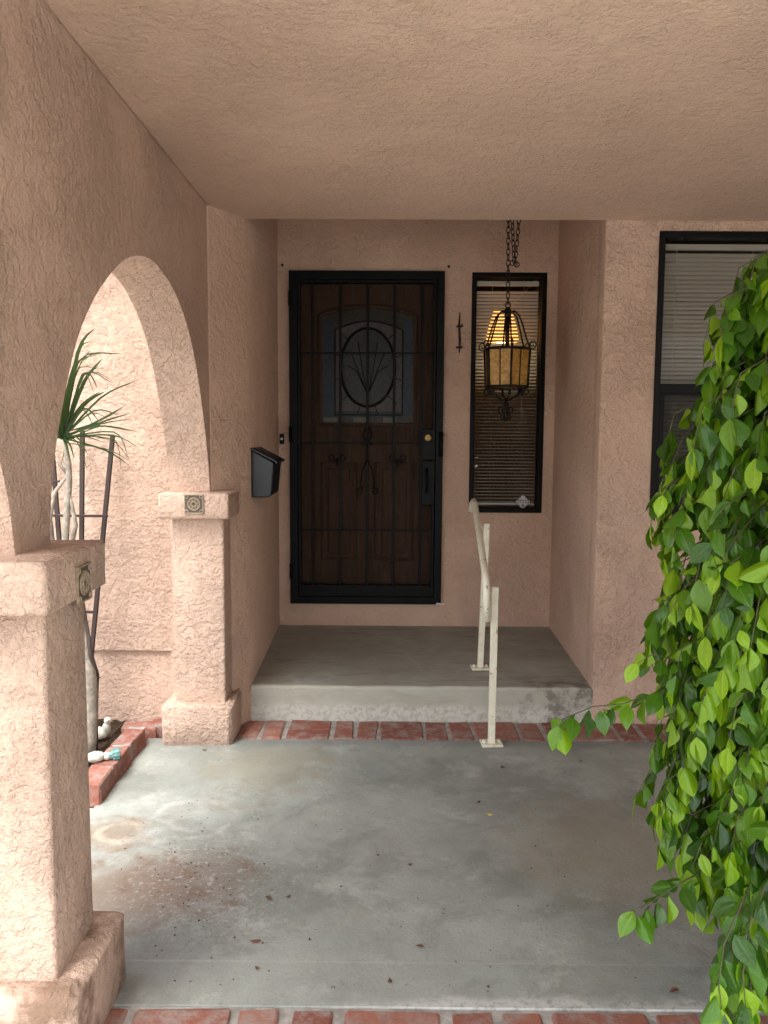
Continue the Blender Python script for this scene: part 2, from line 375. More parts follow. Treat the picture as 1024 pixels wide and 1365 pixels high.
# ------------------------------------------------------------------ ground, slab, stoop
YB, YS, HS = 5.137, 3.872, .172          # door wall, stoop front, stoop height
ZC, XL = 2.388, -.80                      # porch ceiling, inner face of the arcade wall
def sheet(name, x0, x1, y0, y1, z, mat, label, cat, nx=1):
    bm = bmesh.new(); bm.faces.new([bm.verts.new(p) for p in ((x0, y0, z), (x1, y0, z), (x1, y1, z), (x0, y1, z))])
    return tag(fin(bm, name, mat), label, cat, kind='structure')
sheet('ground', -150, 150, -150, 150, -.06, GROUNDM, 'bare dry garden ground round the house', 'ground')
def slab(name, x0, x1, y0, y1, mat, label):
    bm = bmesh.new(); box(bm, x0, x1, y0, y1, -.12, 0); return tag(fin(bm, name, mat, bevel=.003), label, 'pavement', kind='structure')
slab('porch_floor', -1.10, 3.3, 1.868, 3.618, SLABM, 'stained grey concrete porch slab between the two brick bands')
slab('front_walk', -1.10, 3.3, -1.9, 1.652, simple('pale_walk_concrete', (.46, .45, .42), .9, 0, .15, 6, .4, 90), 'concrete front walk before the near brick band')
XA0, XA1 = px(337, 912, Z=HS).x, px(791, 917, Z=HS).x
XB0, XB1 = px(373, 829, Y=YB).x, px(732, 832, Y=YB).x
bm = bmesh.new(); prism(bm, [(XA0-.03, YS), (XA1+.03, YS), (XB1+.05, YB+.02), (XB0-.05, YB+.02)], 'z', -.06, HS)
bmesh.ops.subdivide_edges(bm, edges=[e for e in bm.edges if abs(e.verts[0].co.y-YS) < 1e-4 and abs(e.verts[1].co.y-YS) < 1e-4 and abs(e.verts[0].co.z-e.verts[1].co.z) < 1e-4], cuts=24)
for v in bm.verts:
    if v.co.z > .1 and v.co.y < YS+.01 and abs(v.co.x) < 1.02: v.co.z += random.uniform(-.004, .002); v.co.y += random.uniform(-.003, .005)
tag(fin(bm, 'doorstep', STOOPM, bevel=.012, seg=3), 'raised worn concrete doorstep in the recess before the front door', 'step', kind='structure')

# bricks: mesh variants, rounded and slightly irregular, unit = real size
def brick_mesh(w, d, h, seed):
    r = random.Random(seed); bm = bmesh.new(); box(bm, -w/2, w/2, -d/2, d/2, -h, 0)
    bmesh.ops.bevel(bm, geom=bm.edges[:], offset=.006, segments=1, affect='EDGES')
    for v in bm.verts: v.co += Vector((r.uniform(-1, 1), r.uniform(-1, 1), r.uniform(-1, .4)))*.0042
    bmesh.ops.recalc_face_normals(bm, faces=bm.faces)
    me = bpy.data.meshes.new('brick'); bm.to_mesh(me); bm.free(); me.materials.append(BRICKM); return me
BM = {}
def brick(parent, x, y, z, w, d, h=.07, rz=0.):
    key = (round(w, 2), round(d, 2), random.randrange(3))
    if key not in BM: BM[key] = brick_mesh(key[0], key[1], h, hash(key))
    o = link('brick', BM[key], None, parent); o.location = (x, y, z+random.uniform(-.002, .002)); o.rotation_euler = (random.uniform(-.01, .01), random.uniform(-.01, .01), rz+random.uniform(-.03, .03)); return o
def band(label, x0, x1, y0, y1, widths):
    bm = bmesh.new(); box(bm, x0, x1, y0, y1, -.1, -.005); o = tag(fin(bm, 'brick_border', MORTAR), label, 'pavement', kind='structure')
    x = x0+.012; k = 0
    while True:
        w = widths[k % len(widths)]; k += 1
        if x+abs(w) > x1: break
        if w < 0:        # a pair of stretchers, one behind the other
            w = -w; d = (y1-y0-.036)/2
            for s in (-1, 1): brick(o, x+w/2, (y0+y1)/2+s*(d/2+.006), .003, w, d)
        else: brick(o, x+w/2, (y0+y1)/2, .003, w, y1-y0-.024)
        x += w+random.uniform(.016, .028)
    return o
# far band: joints read from the photo
band('row of red bricks along the foot of the doorstep', -.71, 2.9, 3.618, 3.868, [.095, .085, -.20, .085, .085, .20, .095, .095, .20, .095, .095, .2, .09, .1, -.2, .09])
band('row of red bricks across the near edge of the porch slab', -1.06, 3.03, 1.652, 1.868, [.235, .16, .235, .10, .10, .235, .10, .10, .235, .10, .105, .235, .1])

# planter beside the arcade: soil, kerb of headers, flush bricks
bm = bmesh.new(); bmesh.ops.create_grid(bm, x_segments=30, y_segments=20, size=.5)
for v in bm.verts: v.co = Vector((-1.72+v.co.x*.92, 2.75+v.co.y*2.15, .012+random.uniform(-.012, .012)))
tag(fin(bm, 'planting_bed', SOIL, smooth=True), 'dark soil of the planting bed behind the arcade', 'soil', kind='structure')
KX0, KX1, KZ = -1.178, -1.083, .082
bm = bmesh.new(); box(bm, KX0+.012, KX1-.012, 2.945, 3.56, -.02, KZ-.008)
kerb = tag(fin(bm, 'planter_kerb', MORTAR), 'raised kerb of red bricks edging the planting bed', 'kerb', kind='structure')
for y0_, y1_ in ((2.94, 3.115), (3.127, 3.32), (3.335, 3.53)): brick(kerb, (KX0+KX1)/2, (y0_+y1_)/2, KZ, KX1-KX0, y1_-y0_, .09)
brick(kerb, -1.03, 3.70, .055, .15, .095, .09, .15); brick(kerb, -1.15, 3.66, .05, .16, .09, .09, .1)
bm = bmesh.new(); box(bm, -1.28, -1.1, 1.75, 2.93, -.1, -.008)
fb = tag(fin(bm, 'brick_border', MORTAR), 'flush red bricks running on from the planter kerb', 'pavement', kind='structure')
for k in range(10): brick(fb, -1.19, 1.80+k*.113, .002, .17, .098)

# ------------------------------------------------------------------ the house
house = tag(empty('house'), 'pink stucco house front with a covered arcade porch and recessed entry', 'house')
# arcade wall with two arches (profile of the far one read from the photo, the near one repeats it)
A = [(1.902, 1.10), (1.906, 1.20), (1.945, 1.35), (2.025, 1.51), (2.11, 1.64), (2.235, 1.76), (2.389, 1.862), (2.52, 1.925), (2.651, 1.962), (2.80, 1.977), (2.937, 1.958), (3.045, 1.932), (3.139, 1.892), (3.235, 1.838), (3.318, 1.766), (3.395, 1.675), (3.461, 1.572), (3.515, 1.468), (3.562, 1.355), (3.60, 1.25), (3.626, 1.10)]
def catmull(P, n=3):
    out = []
    for i in range(len(P)-1):
        p0, p1, p2, p3 = P[max(i-1, 0)], P[i], P[i+1], P[min(i+2, len(P)-1)]
        for k in range(n):
            t = k/n; out.append(tuple(.5*((2*b)+(-a+c)*t+(2*a-5*b+4*c-d)*t*t+(-a+3*b-3*c+d)*t**3) for a, b, c, d in zip(p0, p1, p2, p3)))
    return out+[P[-1]]
FA = catmull(A); NA = [(y-1.901, z) for y, z in FA]
outline = [(-.35, 1.10)] + NA + FA + [(3.84, 1.10), (3.84, 2.80), (-.35, 2.80)]   # near end, arches, far end, top
bm = bmesh.new(); bot = outline[:-2]; rows = [[bm.verts.new((x, y, z)) for y, z in bot for x in (XL-.18, XL)], [bm.verts.new((x, y, 2.80)) for y, z in bot for x in (XL-.18, XL)]]
for i in range(len(bot)-1):
    a, b = 2*i, 2*i+2
    for s in (0, 1): bm.faces.new((rows[0][a+s], rows[0][b+s], rows[1][b+s], rows[1][a+s]))
    bm.faces.new((rows[0][a], rows[0][b], rows[0][b+1], rows[0][a+1])); bm.faces.new((rows[1][a], rows[1][b], rows[1][b+1], rows[1][a+1]))
for i in (0, 2*len(bot)-2): bm.faces.new((rows[0][i], rows[0][i+1], rows[1][i+1], rows[1][i]))
fin(bm, 'arcade_wall', STUCCO, house, bevel=.014, seg=3)
# pillars
def tile(parent, c, nx, w=.085, seed=0):
    """square cast tile with a ring and petals; nx = outward normal"""
    nx = Vector(nx); ex = Vector((0, 0, 1)).cross(nx); ez = Vector((0, 0, 1)); c = Vector(c); bm = bmesh.new()
    def P(a, b, d): return c + ex*a + ez*b + nx*d
    h = w/2
    b0 = [bm.verts.new(P(a, b, -.01)) for a, b in ((-h, -h), (h, -h), (h, h), (-h, h))]; b1 = [bm.verts.new(P(a, b, .004)) for a, b in ((-h, -h), (h, -h), (h, h), (-h, h))]
    bm.faces.new(b1)
    for i in range(4): bm.faces.new((b0[i], b0[(i+1) % 4], b1[(i+1) % 4], b1[i]))
    torus(bm, P(0, 0, .005), h*.62, .0028, nx, 20, 5, mi=1); torus(bm, P(0, 0, .005), h*.25, .003, nx, 12, 5, mi=1)
    for k in range(8):
        a = k*math.pi/4; torus(bm, P(math.cos(a)*h*.44, math.sin(a)*h*.44, .005), h*.13, .002, nx, 8, 4, mi=1)
    for sx in (-1, 1):
        for sz in (-1, 1): torus(bm, P(sx*h*.76, sz*h*.76, .005), h*.16, .0025, nx, 10, 4, mi=1)
    for a, b, c2, d2 in ((-1, -1, 1, -1), (1, -1, 1, 1), (1, 1, -1, 1), (-1, 1, -1, -1)): tube(bm, [P(a*h*.95, b*h*.95, .004), P(c2*h*.95, d2*h*.95, .004)], .003, 5, mi=1)
    return fin(bm, 'tile', [TILE_D, TILE_L], parent)
TILE_D = simple('tile_dark', (.085, .062, .042), .6, 0., .3, 80); TILE_L = simple('tile_relief', (.30, .23, .155), .6, 0., .4, 90)
def rough(bm, amt, cuts=6):
    bmesh.ops.subdivide_edges(bm, edges=bm.edges[:], cuts=cuts, use_grid_fill=True)
    for v in bm.verts: v.co += Vector((random.uniform(-1, 1), random.uniform(-1, 1), random.uniform(-1, 1)))*amt
def block(name, x0, x1, y0, y1, z0, z1, mat, parent, bev=.02, amt=.0025):
    bm = bmesh.new(); box(bm, x0, x1, y0, y1, z0, z1)
    bmesh.ops.bevel(bm, geom=bm.edges[:], offset=bev, segments=3, affect='EDGES', profile=.5)
    bmesh.ops.recalc_face_normals(bm, faces=bm.faces)
    for v in bm.verts: v.co += Vector((random.uniform(-1, 1), random.uniform(-1, 1), random.uniform(-1, 1)))*amt
    o = fin(bm, name, mat, parent, smooth=True)
    return o
def pillar(ys0, ys1, x0, x1, capy0, capy1, label, bx1, by0, by1):
    s = block('pillar', x0, x1, ys0, ys1, -.05, 1.03, STUCCO, house, .012, .0015); s['label'] = label
    cp = block('capital', x0-.045, x1+.035, capy0, capy1, 1.022, 1.138, STUCCO, s, .012, .003)
    bs = block('base', x0-.05, bx1, by0, by1, -.05, .185, STUCCO_DIRTY if by0 < 2 else STUCCO, s, .022, .006)
    return s, cp
pn, cn = pillar(1.69, 1.925, -.985, -.73, 1.625, 1.975, 'square stucco pillar with soiled base between the two arches', -.672, 1.64, 1.98)
pf, cf = pillar(3.585, 3.80, -.965, -.735, 3.53, 3.80, 'square stucco pillar beside the doorstep', -.70, 3.535, 3.80)
t1 = px(110.5, 777, X=-.695); tile(pn, (-.6955, t1.y, t1.z), (1, 0, 0), .085)
t2 = px(259, 672, Y=3.53); tile(pf, (t2.x, 3.5295, t2.z), (0, -1, 0), .085)
# splayed corner and left cheek of the entry recess
bm = bmesh.new(); prism(bm, [(XL+.001, 3.632), (-.668, YS-.003), (XB0, YB+.01), (-1.05, YB+.01), (-1.05, 3.83), (-.9, 3.70)], 'z', -.05, 2.76); fin(bm, 'wall', STUCCO_SMOOTH, house, bevel=.012, seg=3)
# right cheek + front wall with the large window
RW = (1.250, 2.52, 1.027, 2.338)
bm = bmesh.new(); prism(bm, [(.9965, YS+.002), (1.10, YS+.03), (1.25, YB+.01), (XB1, YB+.01)], 'z', -.05, 2.765); fin(bm, 'wall', STUCCO_SMOOTH, house, bevel=.012, seg=3)
bm = bmesh.new(); wall_grid(bm, [.999, 3.3], [-.05, 2.764], [RW], YS-.001, YS+.14); fin(bm, 'wall', STUCCO, house, bevel=.006)
# left front wall beyond the arcade, its upper coat stopping at a drip edge
ZW = px(180, 868, Y=3.82).z
bm = bmesh.new(); box(bm, -5, -.94, 3.832, 4.0, -.06, ZW+.02); fin(bm, 'wall', STUCCO, house)
bm = bmesh.new(); box(bm, -5.01, -.935, 3.815, 4.01, ZW, 3.0); fin(bm, 'wall', STUCCO, house, bevel=.006)
# door wall with door and side window openings
D0, D1 = px(386, 362, Y=YB), px(588, 804, Y=YB)
DX0, DX1, DZ0, DZ1 = D0.x, px(590, 584, Y=YB).x, D1.z, D0.z
w0, w1 = px(630.5, 364, Y=YB), px(721, 683, Y=YB); SW = (w0.x, w1.x, w1.z, w0.z)
bm = bmesh.new(); wall_grid(bm, [-1.04, 1.24], [.1, 2.77], [(DX0+.02, DX1-.02, DZ0+.02, DZ1-.02), SW], YB, YB+.15); fin(bm, 'wall', STUCCO_SMOOTH, house, bevel=.006)
# ceilings and roof
bm = bmesh.new(); prism(bm, [(-.3, ZC-.015), (YS+.002, ZC), (YS+.002, 2.78), (-.3, 2.78)], 'x', XL-.004, 3.32); fin(bm, 'ceiling', STUCCO_CEIL, house, bevel=.012, seg=3)
bm = bmesh.new(); box(bm, -1.1, 1.3, YS-.02, YB+.2, 2.74, 2.80); fin(bm, 'ceiling', STUCCO_CEIL, house)
bm = bmesh.new(); box(bm, -5.2, 3.5, 3.7, 8.3, 2.95, 3.1); box(bm, -5.2, -1.0, 3.35, 3.70, 2.955, 3.09); box(bm, -1.1, 3.4, -.4, 3.7, 2.795, 2.86); fin(bm, 'roof', ROOFM, house)  # middle box: unseen eave added to shade the left front wall
bm = bmesh.new(); wall_grid(bm, [-5.0, 3.4], [-.05, 2.95], [], 8.0, 8.2); fin(bm, 'wall', STUCCO, house)
bm = bmesh.new(); box(bm, 3.3, 3.42, 3.88, 8.0, -.05, 2.95); fin(bm, 'wall', STUCCO, house)
bm = bmesh.new(); box(bm, -5, -4.88, 4.0, 8.0, -.05, 2.95); fin(bm, 'wall', STUCCO, house)
bm = bmesh.new(); box(bm, -4.85, 3.28, YB+.2, 7.98, .05, .17); box(bm, 1.3, 3.28, 4.05, YB+.19, .05, .17); fin(bm, 'interior_floor', ROOMW, house)
bm = bmesh.new(); box(bm, 1.15, 3.3, 4.02, 8, 2.55, 2.6); box(bm, -4.8, 1.14, YB+.17, 8, 2.62, 2.66); fin(bm, 'interior_ceiling', ROOMW, house)
# short return wall, unseen, added to hold back light from the right
bm = bmesh.new(); box(bm, 3.05, 3.32, 1.3, YS-.002, -.05, 2.79); fin(bm, 'wall', STUCCO, house, bevel=.012)

# ---- security door
def pX(u, v=584, Y=YB): return px(u, v, Y=Y).x
def pZ(v, u=490, Y=YB): return px(u, v, Y=Y).z
YD = YB-.035
bm = bmesh.new()
fl, fr_, ft, fbm = .05, .046, .05, .045
wall_grid(bm, [DX0, DX1], [DZ0, DZ1], [(DX0+fl, DX1-fr_, DZ0+fbm, DZ1-ft)], YD-.01, YB+.03)
sd = fin(bm, 'security_door', BLACK, house, bevel=.004); sd['label'] = 'black steel security door with bars and dark mesh'
ix0, ix1, iz0, iz1 = DX0+fl, DX1-fr_, DZ0+fbm, DZ1-ft
bm = bmesh.new(); wall_grid(bm, [ix0+.002, ix1-.002], [iz0+.002, iz1-.002], [(ix0+.018, ix1-.018, iz0+.075, iz1-.02)], YD-.004, YB+.02); fin(bm, 'leaf_frame', BLACK, sd, bevel=.003)
bars = [pX(u) for u in (417.5, 454, 490, 525, 561)]
me = None
for bx in bars:
    bm = bmesh.new(); box(bm, bx-.008, bx+.008, YD+.004, YD+.017, iz0+.07, iz1-.015); fin(bm, 'bar', BLACK, sd, bevel=.002)
for v in (471, 590, 706):
    z = pZ(v); bm = bmesh.new(); box(bm, ix0+.015, ix1-.015, YD+.006, YD+.014, z-.005, z+.005); fin(bm, 'cross_bar', BLACK, sd, bevel=.0015)
bm = bmesh.new(); cx, yq = bars[2], YD
zc_ = pZ(592)
tube(bm, [(cx, yq, pZ(575)), (cx, yq, pZ(612))], [.003, .003], 6); tube(bm, [(cx-.035, yq, zc_), (cx+.035, yq, zc_)], .004, 6)
for s in (-1, 1):
    tube(bm, [(cx, yq, pZ(612)), (cx+s*.03, yq, pZ(625)), (cx+s*.042, yq, pZ(645))] + spiral((cx+s*.05, yq, pZ(655)), (-s, 0, 0), (0, 0, 1), .026, 1.4, 18, .6), .0045, 6)
    for q in (-1, 1):
        sx = bars[2]+s*.19
        tube(bm, [(sx, yq, pZ(622))] + spiral((sx+q*.03, yq, pZ(610)), (-q, 0, 0), (0, 0, -1), .03, 1.3, 16, .1), .0045, 6)
    tube(bm, [(cx+s*.012, yq, pZ(570)), (cx+s*.028, yq, pZ(580)), (cx+s*.005, yq, pZ(590))], .004, 6)
fin(bm, 'scroll', BLACK, sd, smooth=True)
bm = bmesh.new(); bm.faces.new([bm.verts.new(p) for p in ((ix0, YB+.012, iz0), (ix1, YB+.012, iz0), (ix1, YB+.012, iz1), (ix0, YB+.012, iz1))]); fin(bm, 'mesh_screen', SCREEN, sd)
lx0, lx1 = pX(561.5), pX(580)
bm = bmesh.new(); box(bm, lx0, lx1, YD-.014, YB+.005, pZ(612), pZ(572)); box(bm, lx0+.004, lx1-.002, YD-.012, YB+.004, pZ(672), pZ(613.5)); fin(bm, 'lock_box', BLACK, sd, bevel=.003)
bm = bmesh.new()
ck = Vector((pX(570), YD-.014, pZ(583)))
tube(bm, [ck, ck-Vector((0, .012, 0)), ck-Vector((0, .02, 0))], [.029, .028, .02], 18); fin(bm, 'deadbolt', BRASS, sd, bevel=.002)
bm = bmesh.new(); kx = pX(569)
tube(bm, [(kx, YD-.012, pZ(624)), (kx, YD-.05, pZ(628)), (kx, YD-.058, pZ(638)), (kx, YD-.05, pZ(652)), (kx, YD-.012, pZ(656))], .008, 8); fin(bm, 'handle', BLACK, sd, smooth=True)
for vv in (400, 580, 760):
    bm = bmesh.new(); tube(bm, [(DX0+.008, YD-.018, pZ(vv+10)), (DX0+.008, YD-.018, pZ(vv-10))], .011, 10); fin(bm, 'hinge', BLACK, sd, smooth=True)
bm = bmesh.new(); tube(bm, [(DX1-.012, YD-.02, pZ(575)), (DX1-.012, YD-.02, pZ(608))], .014, 10); fin(bm, 'strike_cover', BLACK, sd, smooth=True)
bm = bmesh.new(); tube(bm, [(DX1+.02, YD-.01, pZ(803)), (DX1-.03, YD-.012, pZ(802))], .005, 6); fin(bm, 'wire_end', WSTICK, sd, smooth=True)
# ---- wooden door behind it
YW = YB+.085
def wX(u, v=584): return px(u, v, Y=YW).x
def wZ(v, u=490): return px(u, v, Y=YW).z
bm = bmesh.new(); box(bm, DX0+.03, DX1-.03, YW, YW+.045, HS+.02, DZ1-.03); wd = fin(bm, 'entry_door', DOORW, house); wd['label'] = 'brown wooden door with oval leaded light'
bm = bmesh.new(); box(bm, DX0-.02, DX1+.02, YW-.03, YW+.14, HS-.001+.002, DZ0+.03); fin(bm, 'threshold', BRONZE, house)
def moulding(pts, r, name='moulding', mat=DOORW, y=None):
    bm = bmesh.new(); y = YW if y is None else y; tube(bm, [(a, y, b) for a, b in pts+[pts[0], pts[1]]], r, 8, cap=False); return fin(bm, name, mat, wd, smooth=True)
gx0, gx1, gz0, gzs, gzt = wX(427), wX(553), wZ(566), wZ(420), wZ(408)
def arched(x0, x1, z0, zs, zt, n=14): return [(x0, z0), (x1, z0)] + [(x1+(x0-x1)*k/n, zs+(zt-zs)*math.sin(math.pi*k/n)) for k in range(n+1)]
moulding(arched(gx0, gx1, gz0, gzs, gzt), .016)
bm = bmesh.new(); prism(bm, arched(gx0, gx1, gz0, gzs, gzt), 'y', YW-.004, YW+.001); fin(bm, 'glass', LG_OLIVE, wd)
ocx, ocz, orx, orz = wX(490), wZ(490), (wX(526)-wX(454))/2, (wZ(438)-wZ(542))/2
hx0, hx1, hz0, hzs, hzt = wX(447), wX(536), wZ(553), wZ(440), wZ(428)
bm = bmesh.new(); prism(bm, arched(hx0, hx1, hz0, hzs, hzt), 'y', YW-.007, YW-.003); fin(bm, 'glass', LG_ROSE, wd)
bm = bmesh.new(); prism(bm, [(ocx+orx*math.cos(a*math.pi/16), ocz+orz*math.sin(a*math.pi/16)) for a in range(32)], 'y', YW-.010, YW-.006); fin(bm, 'glass', LG_GREY, wd)
moulding([(ocx+orx*math.cos(a*math.pi/20), ocz+orz*math.sin(a*math.pi/20)) for a in range(40)], .009, 'came', CAME, YW-.01)
moulding(arched(hx0, hx1, hz0, hzs, hzt), .005, 'came', CAME, YW-.006)
bm = bmesh.new()
for k in range(7):     # petals of the oval and spokes round it
    a = math.pi/2 + (k-3)*.5; tube(bm, [(ocx, YW-.011, ocz-orz*.7), (ocx+.5*orx*math.cos(a)*.8, YW-.011, ocz-orz*.1), (ocx+orx*.75*math.cos(a), YW-.011, ocz+orz*.75*math.sin(a))], .003, 5)
for k in range(12):
    a = (k+.5)*math.pi/6; e = (ocx+orx*1.5*math.cos(a), ocz+orz*1.3*math.sin(a)); e = (min(max(e[0], hx0), hx1), min(max(e[1], hz0), hzs))
    tube(bm, [(ocx+orx*math.cos(a), YW-.008, ocz+orz*math.sin(a)), (e[0], YW-.008, e[1])], .003, 5)
fin(bm, 'came', CAME, wd, smooth=True)
for k in range(6):
    a, b = gx0+.02+(gx1-gx0-.04)*k/6, gx0+.02+(gx1-gx0-.04)*(k+1)/6
    bm = bmesh.new(); box(bm, a+.004, b-.004, YW-.008, YW-.002, gz0+.012, gz0+.045); fin(bm, 'glass', (LG_CLEAR, LG_GREY)[k % 2], wd)
bm = bmesh.new(); box(bm, hx0, hx1, YW-.0085, YW-.0075, hz0+.004, hz0+.022); fin(bm, 'glass', LG_BLUE, wd)
for s in (0, 1):
    bm = bmesh.new(); a, b = ((gx0+.02, hx0-.008), (hx1+.008, gx1-.02))[s]; box(bm, a, b, YW-.008, YW-.003, gz0+.06, gzs-.03); fin(bm, 'glass', LG_BLUE, wd)
for a, b in ((430, 474), (502, 550)):
    x0, x1, z0, z1 = wX(a), wX(b), wZ(745), wZ(617)
    moulding([(x0, z0), (x1, z0), (x1, z1), (x0, z1)], .013)
    bm = bmesh.new(); box(bm, x0+.035, x1-.035, YW-.012, YW+.001, z0+.035, z1-.035); fin(bm, 'panel', DOORW, wd, bevel=.011)
# ---- side window and large window
def window(x0, x1, z0, z1, y0, y1, fr, midrail=None, label=''):
    bm = bmesh.new(); wall_grid(bm, [x0, x1], [z0, z1], [(x0+fr, x1-fr, z0+fr, z1-fr)], y0, y1)
    w = fin(bm, 'window', BRONZE, house, bevel=.003); w['label'] = label
    if midrail:
        bm = bmesh.new(); box(bm, x0+fr-.002, x1-fr+.002, y0+.006, y0+.045, midrail-.022, midrail+.022); fin(bm, 'rail', BRONZE, w, bevel=.003)
        bm = bmesh.new(); wall_grid(bm, [x0+fr-.002, x1-fr+.002], [z0+fr-.002, midrail-.02], [(x0+fr+.025, x1-fr-.025, z0+fr+.03, midrail-.03)], y0+.012, y0+.035); fin(bm, 'sash', BRONZE, w, bevel=.002)
        spans = [(z0+fr, midrail-.01, y0+.02), (midrail+.01, z1-fr, y0+.035)]
    else: spans = [(z0+fr, z1-fr, y0+.025)]
    for a, b, y in spans:
        bm = bmesh.new(); bm.faces.new([bm.verts.new(p) for p in ((x0+fr-.001, y, a), (x1-fr+.001, y, a), (x1-fr+.001, y, b), (x0+fr-.001, y, b))]); fin(bm, 'pane', GLASS, w)
    return w
w_side = window(SW[0]-.004, SW[1]+.004, SW[2]-.004, SW[3]+.004, YB-.008, YB+.09, .029, None, 'narrow fixed window beside the front door')
mid = px(874, 518, Y=YS).z
w_big = window(RW[0]-.004, RW[1]+.004, RW[2]-.004, RW[3]+.004, YS-.010, YS+.07, .028, mid, 'large dark framed sash window behind the fig')
bm = bmesh.new(); bm.faces.new([bm.verts.new(p) for p in ((RW[0]+.04, YS+.004, RW[2]+.03), (RW[1]-.04, YS+.004, RW[2]+.03), (RW[1]-.04, YS+.004, mid), (RW[0]+.04, YS+.004, mid))]); fin(bm, 'insect_screen', SCREEN2, w_big)
# security sticker: a diamond crossed by a band, and two small marks
sc = px(697, 669, Y=YB+.015); yv = YB+.0145
bm = bmesh.new()
def quad(bm, pts, y, mi=0): bm.faces.new([bm.verts.new((sc.x+a, y, sc.z+b)) for a, b in pts]).material_index = mi
q = .047
quad(bm, [(-q*.9, 0), (0, -q), (q*.9, 0), (0, q)], yv)
quad(bm, [(-q*1.12, -.007), (q*1.12, -.007), (q*1.12, .007), (-q*1.12, .007)], yv-.001, 1)
for k in range(9): a = -q*.95+k*q*.22; quad(bm, [(a, -.0035), (a+.0065, -.0035), (a+.0065, .0035), (a, .0035)], yv-.002, 2)
quad(bm, [(-.008, -.028), (.008, -.028), (.006, -.016), (-.006, -.016)], yv-.001, 1)
quad(bm, [(-.026, .009), (.026, .009), (.024, .012), (-.024, .012)], yv-.001, 1)
fin(bm, 'sticker', [STICK, STICKD, WSTICK], w_side)
bm = bmesh.new(); sc = px(634, 621, Y=YB+.015); quad(bm, [(-.010, -.008), (.012, -.008), (.010, .012)], yv); sc = px(635, 609, Y=YB+.015); quad(bm, [(-.009, -.006), (.008, -.006), (.008, .004), (.006, .004), (.006, -.004), (-.009, -.004)], yv); fin(bm, 'sticker', WSTICK, w_side)
# ---- doorbell, nails
db = px(366, 585, Y=YB)
bm = bmesh.new(); box(bm, -.014, .014, -.012, .004, -.032, .032); tube(bm, [(0, -.012, 0), (0, -.018, 0)], .008, 10, mi=1)
o = fin(bm, 'doorbell', [BLACK, WSTICK], house, bevel=.003); o.location = (XB0+.022, YB-.002, db.z)
for u, v in ((377, 355), (598, 357)):
    p = px(u, v, Y=YB); bm = bmesh.new(); tube(bm, [(p.x, YB+.01, p.z), (p.x, YB-.02, p.z+.004)], .004, 6); tube(bm, [(p.x, YB-.02, p.z+.004), (p.x, YB-.024, p.z+.004)], .009, 8); fin(bm, 'nail', RUST, house)

# ------------------------------------------------------------------ blinds
def slat_mesh(w, d, mat):
    bm = bmesh.new(); n = 4; rows = []
    for k in range(n+1):
        a = -d/2+d*k/n; zz = -.0034*(2*a/d)**2
        rows.append([bm.verts.new((s*w/2, a, zz)) for s in (-1, 1)])
    for a, b in zip(rows, rows[1:]): bm.faces.new((a[0], a[1], b[1], b[0]))
    for f in bm.faces: f.smooth = True
    me = bpy.data.meshes.new('slat'); bm.to_mesh(me); bm.free(); me.materials.append(mat); return me
def blind(x0, x1, z0, z1, y, sp, tilt, mat, label, cords):
    b = tag(empty('window_blind', ((x0+x1)/2, y, z0)), label, 'blind'); w = x1-x0
    bm = bmesh.new(); box(bm, -w/2, w/2, -.013, .013, z1-z0-.028, z1-z0); fin(bm, 'head_rail', mat, b, bevel=.002)
    bm = bmesh.new(); box(bm, -w/2, w/2, -.011, .011, 0, .014); fin(bm, 'bottom_rail', mat, b, bevel=.003)
    me = slat_mesh(w, .025, mat); n = int((z1-z0-.05)/sp)
    for k in range(n):
        s = link('slat', me, None, b); s.location = (0, 0, .024+k*sp); s.rotation_euler = (tilt(k/n)+random.uniform(-.02, .02), random.uniform(-.0015, .0015), 0)
    for c in cords:
        bm = bmesh.new(); xx = -w/2+w*c; tube(bm, [(xx, -.0135, .01), (xx, -.0135, z1-z0-.02)], .0013, 5); fin(bm, 'cord', CORD, b)
    return b
blind(SW[0]+.034, SW[1]-.034, SW[2]+.04, SW[3]-.036, YB+.075, .0212, lambda t: .09 if t < .5 else .09-.68*min(1, (t-.5)/.12), BLIND, 'narrow slatted blind in the window beside the door', (.25, .76))
bb = blind(RW[0]+.036, RW[1]-.036, RW[2]+.036, RW[3]-.034, YS+.095, .0205, lambda t: -.70, BLIND2, 'wide closed beige blind in the window behind the fig', (.06, .36, .66, .95))
# hanging lamp lit inside, seen between the slats
lp = px(670, 438, Y=5.45); il = tag(empty('pendant_lamp', (lp.x, 5.45, lp.z)), 'warm lit pendant lamp glowing behind the narrow blind', 'lamp')
bm = bmesh.new(); lathe(bm, [(.06, .115), (.095, .0), (.11, -.085), (.105, -.087), (.055, .113)], 0, 0, 20); fin(bm, 'shade', LAMP_SHADE, il, smooth=True)
bm = bmesh.new(); lathe(bm, [(.008, .07), (.05, .03), (.062, -.03), (.04, -.09), (.004, -.10)], 0, 0, 14); tube(bm, [(0, 0, .06), (0, 0, .065)], .008); fin(bm, 'bulb', LAMP_BULB, il, smooth=True)
bm = bmesh.new(); tube(bm, [(0, 0, .05), (0, 0, 2.63-lp.z)], .004, 6); fin(bm, 'cord', BLACK, il)

